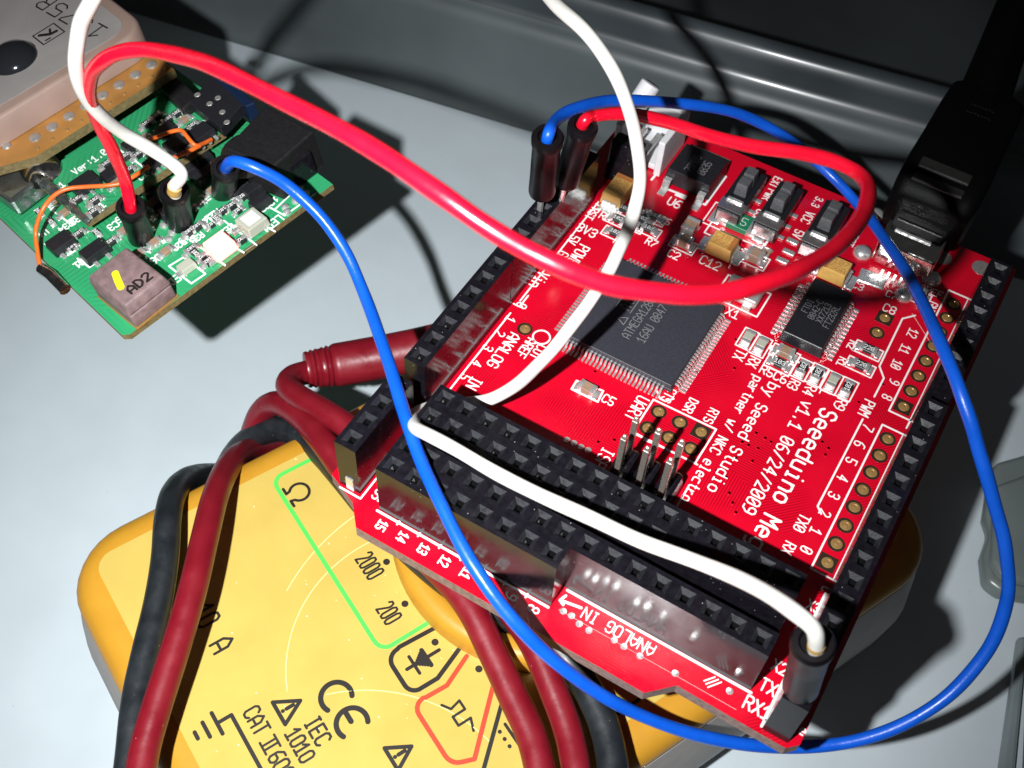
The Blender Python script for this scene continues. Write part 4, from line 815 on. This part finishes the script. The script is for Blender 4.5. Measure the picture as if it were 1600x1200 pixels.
c = g(110, 26, Z4); t0 = g(150, 50, Z4); t1 = g(72, 6, Z4); ta = math.atan2(t1[1]-t0[1], t1[0]-t0[0]); tl = math.dist(t0, t1)
for q in strokes('1575R', c, ta, 2.3, tl/4/(6*2.3/6), 2.0, 'c', Z4): J2.append((q, .22, 0))
c = g(76, 53, Z4)
aa = math.radians(80)
def lp(x, y): return (c[0]+x, c[1]+y, Z4)
J2.append(([lp(-1.3, -1.5), lp(1.3, -1.5), lp(1.3, 1.5), lp(-1.3, 1.5), lp(-1.3, -1.5)], .18, 0)); J2.append(([lp(-.7, -.9), lp(.2, .1), lp(.3, .9)], .5, 0)); J2.append(([lp(.2, .1), lp(-.7, .6)], .3, 0)); J2.append(([lp(.8, -.9), lp(.85, -.3)], .25, 0))
lay_strokes('antenna_marking', J2, [M['ink']], patch, lift=.006)
# big black connector, its slot, rubbery blob, blue part
def gbox(uvs, h0, h1, name, m, par=gps, bev=.2):
    return MB().prism(gpoly(uvs, h1), h0, h1).build(name, M[m], par, bevel=bev, seg=2)
cb = gbox([(352, 232), (415, 165), (490, 205), (425, 262)], 0.02, 5.2, 'black_connector', 'rubber')
gbox([(420, 262), (470, 222), (486, 236), (440, 270)], 0.02, 3.5, 'connector_lip', 'header', cb)
mb = MB()
for k in range(4): a = g(433+k*12, 256-k*9, 3.6); MB().lathe((a[0], a[1], 3.5), [(.3, 0), (.25, .3)], 8).build('contact_dot', M['gold'], cb)
a = g(378, 225, 5); MB().lathe((a[0], a[1], 2.5), [(3.0, 0), (2.8, 1.5), (2.2, 2.1), (1.2, 2.45), (.3, 2.6)], 20).build('glue_blob', M['rubber'], gps, smooth=True)
ic = gbox([(296, 160), (330, 118), (382, 160), (345, 200)], 2.7, 4.2, 'dark_module', 'epoxy_black', gps, .1)
mb = MB()
for (u, v) in ((308, 147), (327, 161), (347, 174), (340, 152), (354, 190)): a = g(u, v, 4.3); MB().lathe((a[0], a[1], 4.2), [(.4, 0), (.36, .06)], 12).build('contact_dot', M['tin_dull'], ic)
gbox([(325, 112), (340, 105), (398, 160), (384, 166)], 2.0, 4.6, 'blue_edge_part', 'dk_blue', gps, .15)
gbox([(240, 125), (262, 108), (310, 150), (285, 170)], H2, H2+1.6, 'shield_can', 'rubber', gps, .2)
for (u, v) in ((235, 300), (240, 318), (262, 330), (315, 275), (330, 262), (300, 262), (318, 245)):
    a = g(u, v, 1.2); MB().box((a[0], a[1], .8), (1.6, 2.0, 1.5), random.uniform(-.2, .2), .15).build('black_part', M['epoxy_black'], gps, bevel=.1)
for (u, v) in ((395, 292), (405, 312), (372, 290)):
    a = g(u, v, 1.0); MB().box((a[0], a[1], .6), (1.6, 2.6, 1.1), 0, .15).build('black_part', M['epoxy_black'], gps, bevel=.1)
for (u, v) in ((445, 322), (448, 329), (461, 312), (478, 300), (468, 292), (326, 228), (318, 222), (404, 280), (255, 350), (262, 372), (268, 362), (236, 383), (243, 380), (460, 288)):
    a = g(u, v, .3); MB().lathe((a[0], a[1], .01), [(.5, 0), (.42, .3), (.15, .45)], 10).build('solder_joint', M['tin'], gps, smooth=True)
# orange repair wires
def gwire(pts, lab):
    o_ = MB().tube(smoothpath([Vector((*g(u, v, h), h)) for (u, v, h) in pts], 8), .25, 10).build('repair_wire', M['w_orange'], gps, smooth=True); o_['label'] = lab
gwire([(62, 415, .6), (59, 395, 1.2), (56, 370, 2.0), (58, 350, 3.0), (68, 325, 4.2), (85, 305, 4.6), (105, 295, 4.6), (130, 292, 4.4), (165, 290, 4.2), (190, 286, 4.0), (210, 275, 4.2), (232, 260, 3.6)], 'orange wire bowed across the lower left of the green board')
gwire([(222, 222, 3.4), (245, 214, 4.4), (270, 205, 5), (284, 204, 5), (292, 213, 5), (305, 227, 4.4), (318, 224, 3.6), (330, 218, 3)], 'upper orange wire by the black connector')
gwire([(242, 236, 3.4), (255, 244, 4), (266, 247, 4.2), (280, 243, 4.4), (300, 234, 4.4), (312, 228, 4)], 'lower orange wire by the black connector')
bpy.context.view_layer.update()
